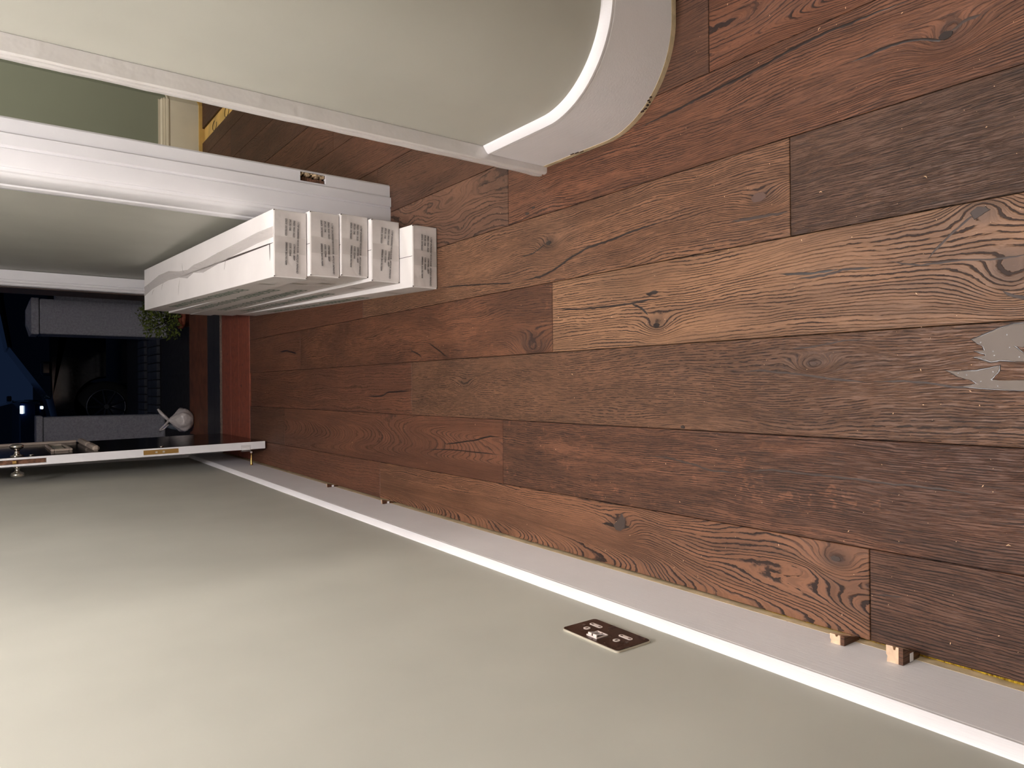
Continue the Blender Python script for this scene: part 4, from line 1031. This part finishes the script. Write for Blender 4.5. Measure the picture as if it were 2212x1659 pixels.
# ------------------------------------------------------------------ SOCKET
SW, SH = 0.148, 0.087
ang = math.atan(0.0111)
skt = empty('double_socket', (LW(0.956), 0.956, 0.312)); skt.rotation_euler = (0, 0, -ang)
tag(skt, 'dark bronze double power socket with white inserts on the left wall', 'socket')
def upl(u, v): return (SW/2-u*SW, -SH/2+v*SH)        # u: far->near, v: bottom->top, as (y, z)
def rr_poly(cy, cz, w_, h_, r, n=6):
    out = []
    for (sx, sy, a0) in ((1, 1, 0), (-1, 1, PI/2), (-1, -1, PI), (1, -1, 1.5*PI)):
        for i in range(n+1):
            a = a0+PI/2*i/n; out.append((cy+sx*(w_/2-r)+r*math.cos(a), cz+sy*(h_/2-r)+r*math.sin(a)))
    return out
def yz_prism(name, poly, x0, x1, mat, par, bev=0.0):
    bm = bmesh.new(); a = [bm.verts.new((x0, y, z)) for y, z in poly]; b2 = [bm.verts.new((x1, y, z)) for y, z in poly]
    n = len(poly); bm.faces.new(a[::-1]); top = bm.faces.new(b2)
    for i in range(n): bm.faces.new((a[i], a[(i+1) % n], b2[(i+1) % n], b2[i]))
    if bev: bmesh.ops.bevel(bm, geom=list(top.edges), offset=bev, segments=2, affect='EDGES')
    return link(name, bm, mat, par)
tag(yz_prism('back_rim', rr_poly(0, 0, SW, SH, 0.007), 0.0, 0.0035, M['silver'], skt), 'pale metal rim')
yz_prism('face_plate', rr_poly(0, 0, SW-0.0025, SH-0.0025, 0.006), 0.0035, 0.0046, M['bronze'], skt, 0.0004)
for (u, v) in ((0.216, 0.316), (0.745, 0.320)):
    y, z = upl(u, v); yz_prism('pin_insert', rr_poly(y, z, 0.031, 0.0105, 0.005), 0.0046, 0.0052, M['insert'], skt); ins = skt.children[-1]
    for dy in (-0.0098, 0.0098): yz_prism('pin_slot', rr_poly(y+dy, z, 0.0062, 0.0040, 0.0004, 2), 0.0052, 0.0054, M['rocker'], ins)
for (u, v) in ((0.216, 0.590), (0.749, 0.600)):
    y, z = upl(u, v); yz_prism('earth_insert', rr_poly(y, z, 0.0125, 0.0135, 0.0060, 8), 0.0046, 0.0052, M['insert'], skt); ins = skt.children[-1]
    yz_prism('earth_slot', rr_poly(y, z, 0.0042, 0.0072, 0.0004, 2), 0.0052, 0.0054, M['rocker'], ins)
y, z = upl(0.482, 0.712)
bm = bmesh.new()
for (a, b2, c2, d) in ((-0.0135, 0.0135, -0.0145, -0.0130), (-0.0135, 0.0135, 0.0130, 0.0145), (-0.0135, -0.0122, -0.013, 0.013), (0.0122, 0.0135, -0.013, 0.013), (-0.0008, 0.0008, -0.013, 0.013)):
    add_box(bm, 0.0046, 0.0066, y+a, y+b2, z+c2, z+d)
link('switch_surround', bm, M['insert'], skt)
for dy in (-0.0065, 0.0065):
    bm = bmesh.new(); add_hex(bm, [(0.0046, y+dy-0.0053, z-0.0125), (0.0046, y+dy+0.0053, z-0.0125), (0.0046, y+dy+0.0053, z+0.0125), (0.0046, y+dy-0.0053, z+0.0125),
                                   (0.0055, y+dy-0.0053, z-0.0125), (0.0055, y+dy+0.0053, z-0.0125), (0.0105, y+dy+0.0053, z+0.0105), (0.0105, y+dy-0.0053, z+0.0105)], 0.0003)
    link('rocker_switch', bm, M['rocker'], skt); rk = skt.children[-1]
    bm = bmesh.new(); add_box(bm, 0.0060, 0.0108, y+dy-0.0045, y+dy+0.0045, z+0.0104, z+0.0128, 0.0003); link('rocker_end', bm, M['insert'], rk)
for (u, v) in ((0.105, 0.5), (0.87, 0.5)):
    y, z = upl(u, v); bm = bmesh.new(); add_lathe(bm, [(0, 0.0034), (0.0004, 0.0034), (0.0006, 0.002)], (0.0046, y, z), (1, 0, 0), 16); link('screw', bm, M['rocker'], skt)

# ------------------------------------------------------------------ LAMPS (above the frame)
for (x, y, z, lab) in ((0.22, 1.25, 2.80, 'hall pendant above the frame'), (1.35, -0.7, 2.80, 'stair hall pendant behind the camera'), (2.40, 3.3, 2.7, 'front room pendant lamp above the frame')):
    p = empty('pendant_lamp', (x, y, WH)); tag(p, lab, 'lamp')
    bm = bmesh.new(); add_tube(bm, [(0, 0, 0), (0, 0, z-WH+0.13)], 0.003, 8); link('cord', bm, M['insert'], p)
    bm = bmesh.new(); add_lathe(bm, [(0, 0.045), (0.02, 0.04), (0.022, 0.01)], (0, 0, 0), (0, 0, -1), 20); link('ceiling_rose', bm, M['insert'], p)
    bm = bmesh.new(); add_lathe(bm, [(0, 0.016), (0.035, 0.016)], (0, 0, z-WH+0.13), (0, 0, -1), 16); link('lamp_holder', bm, M['insert'], p)
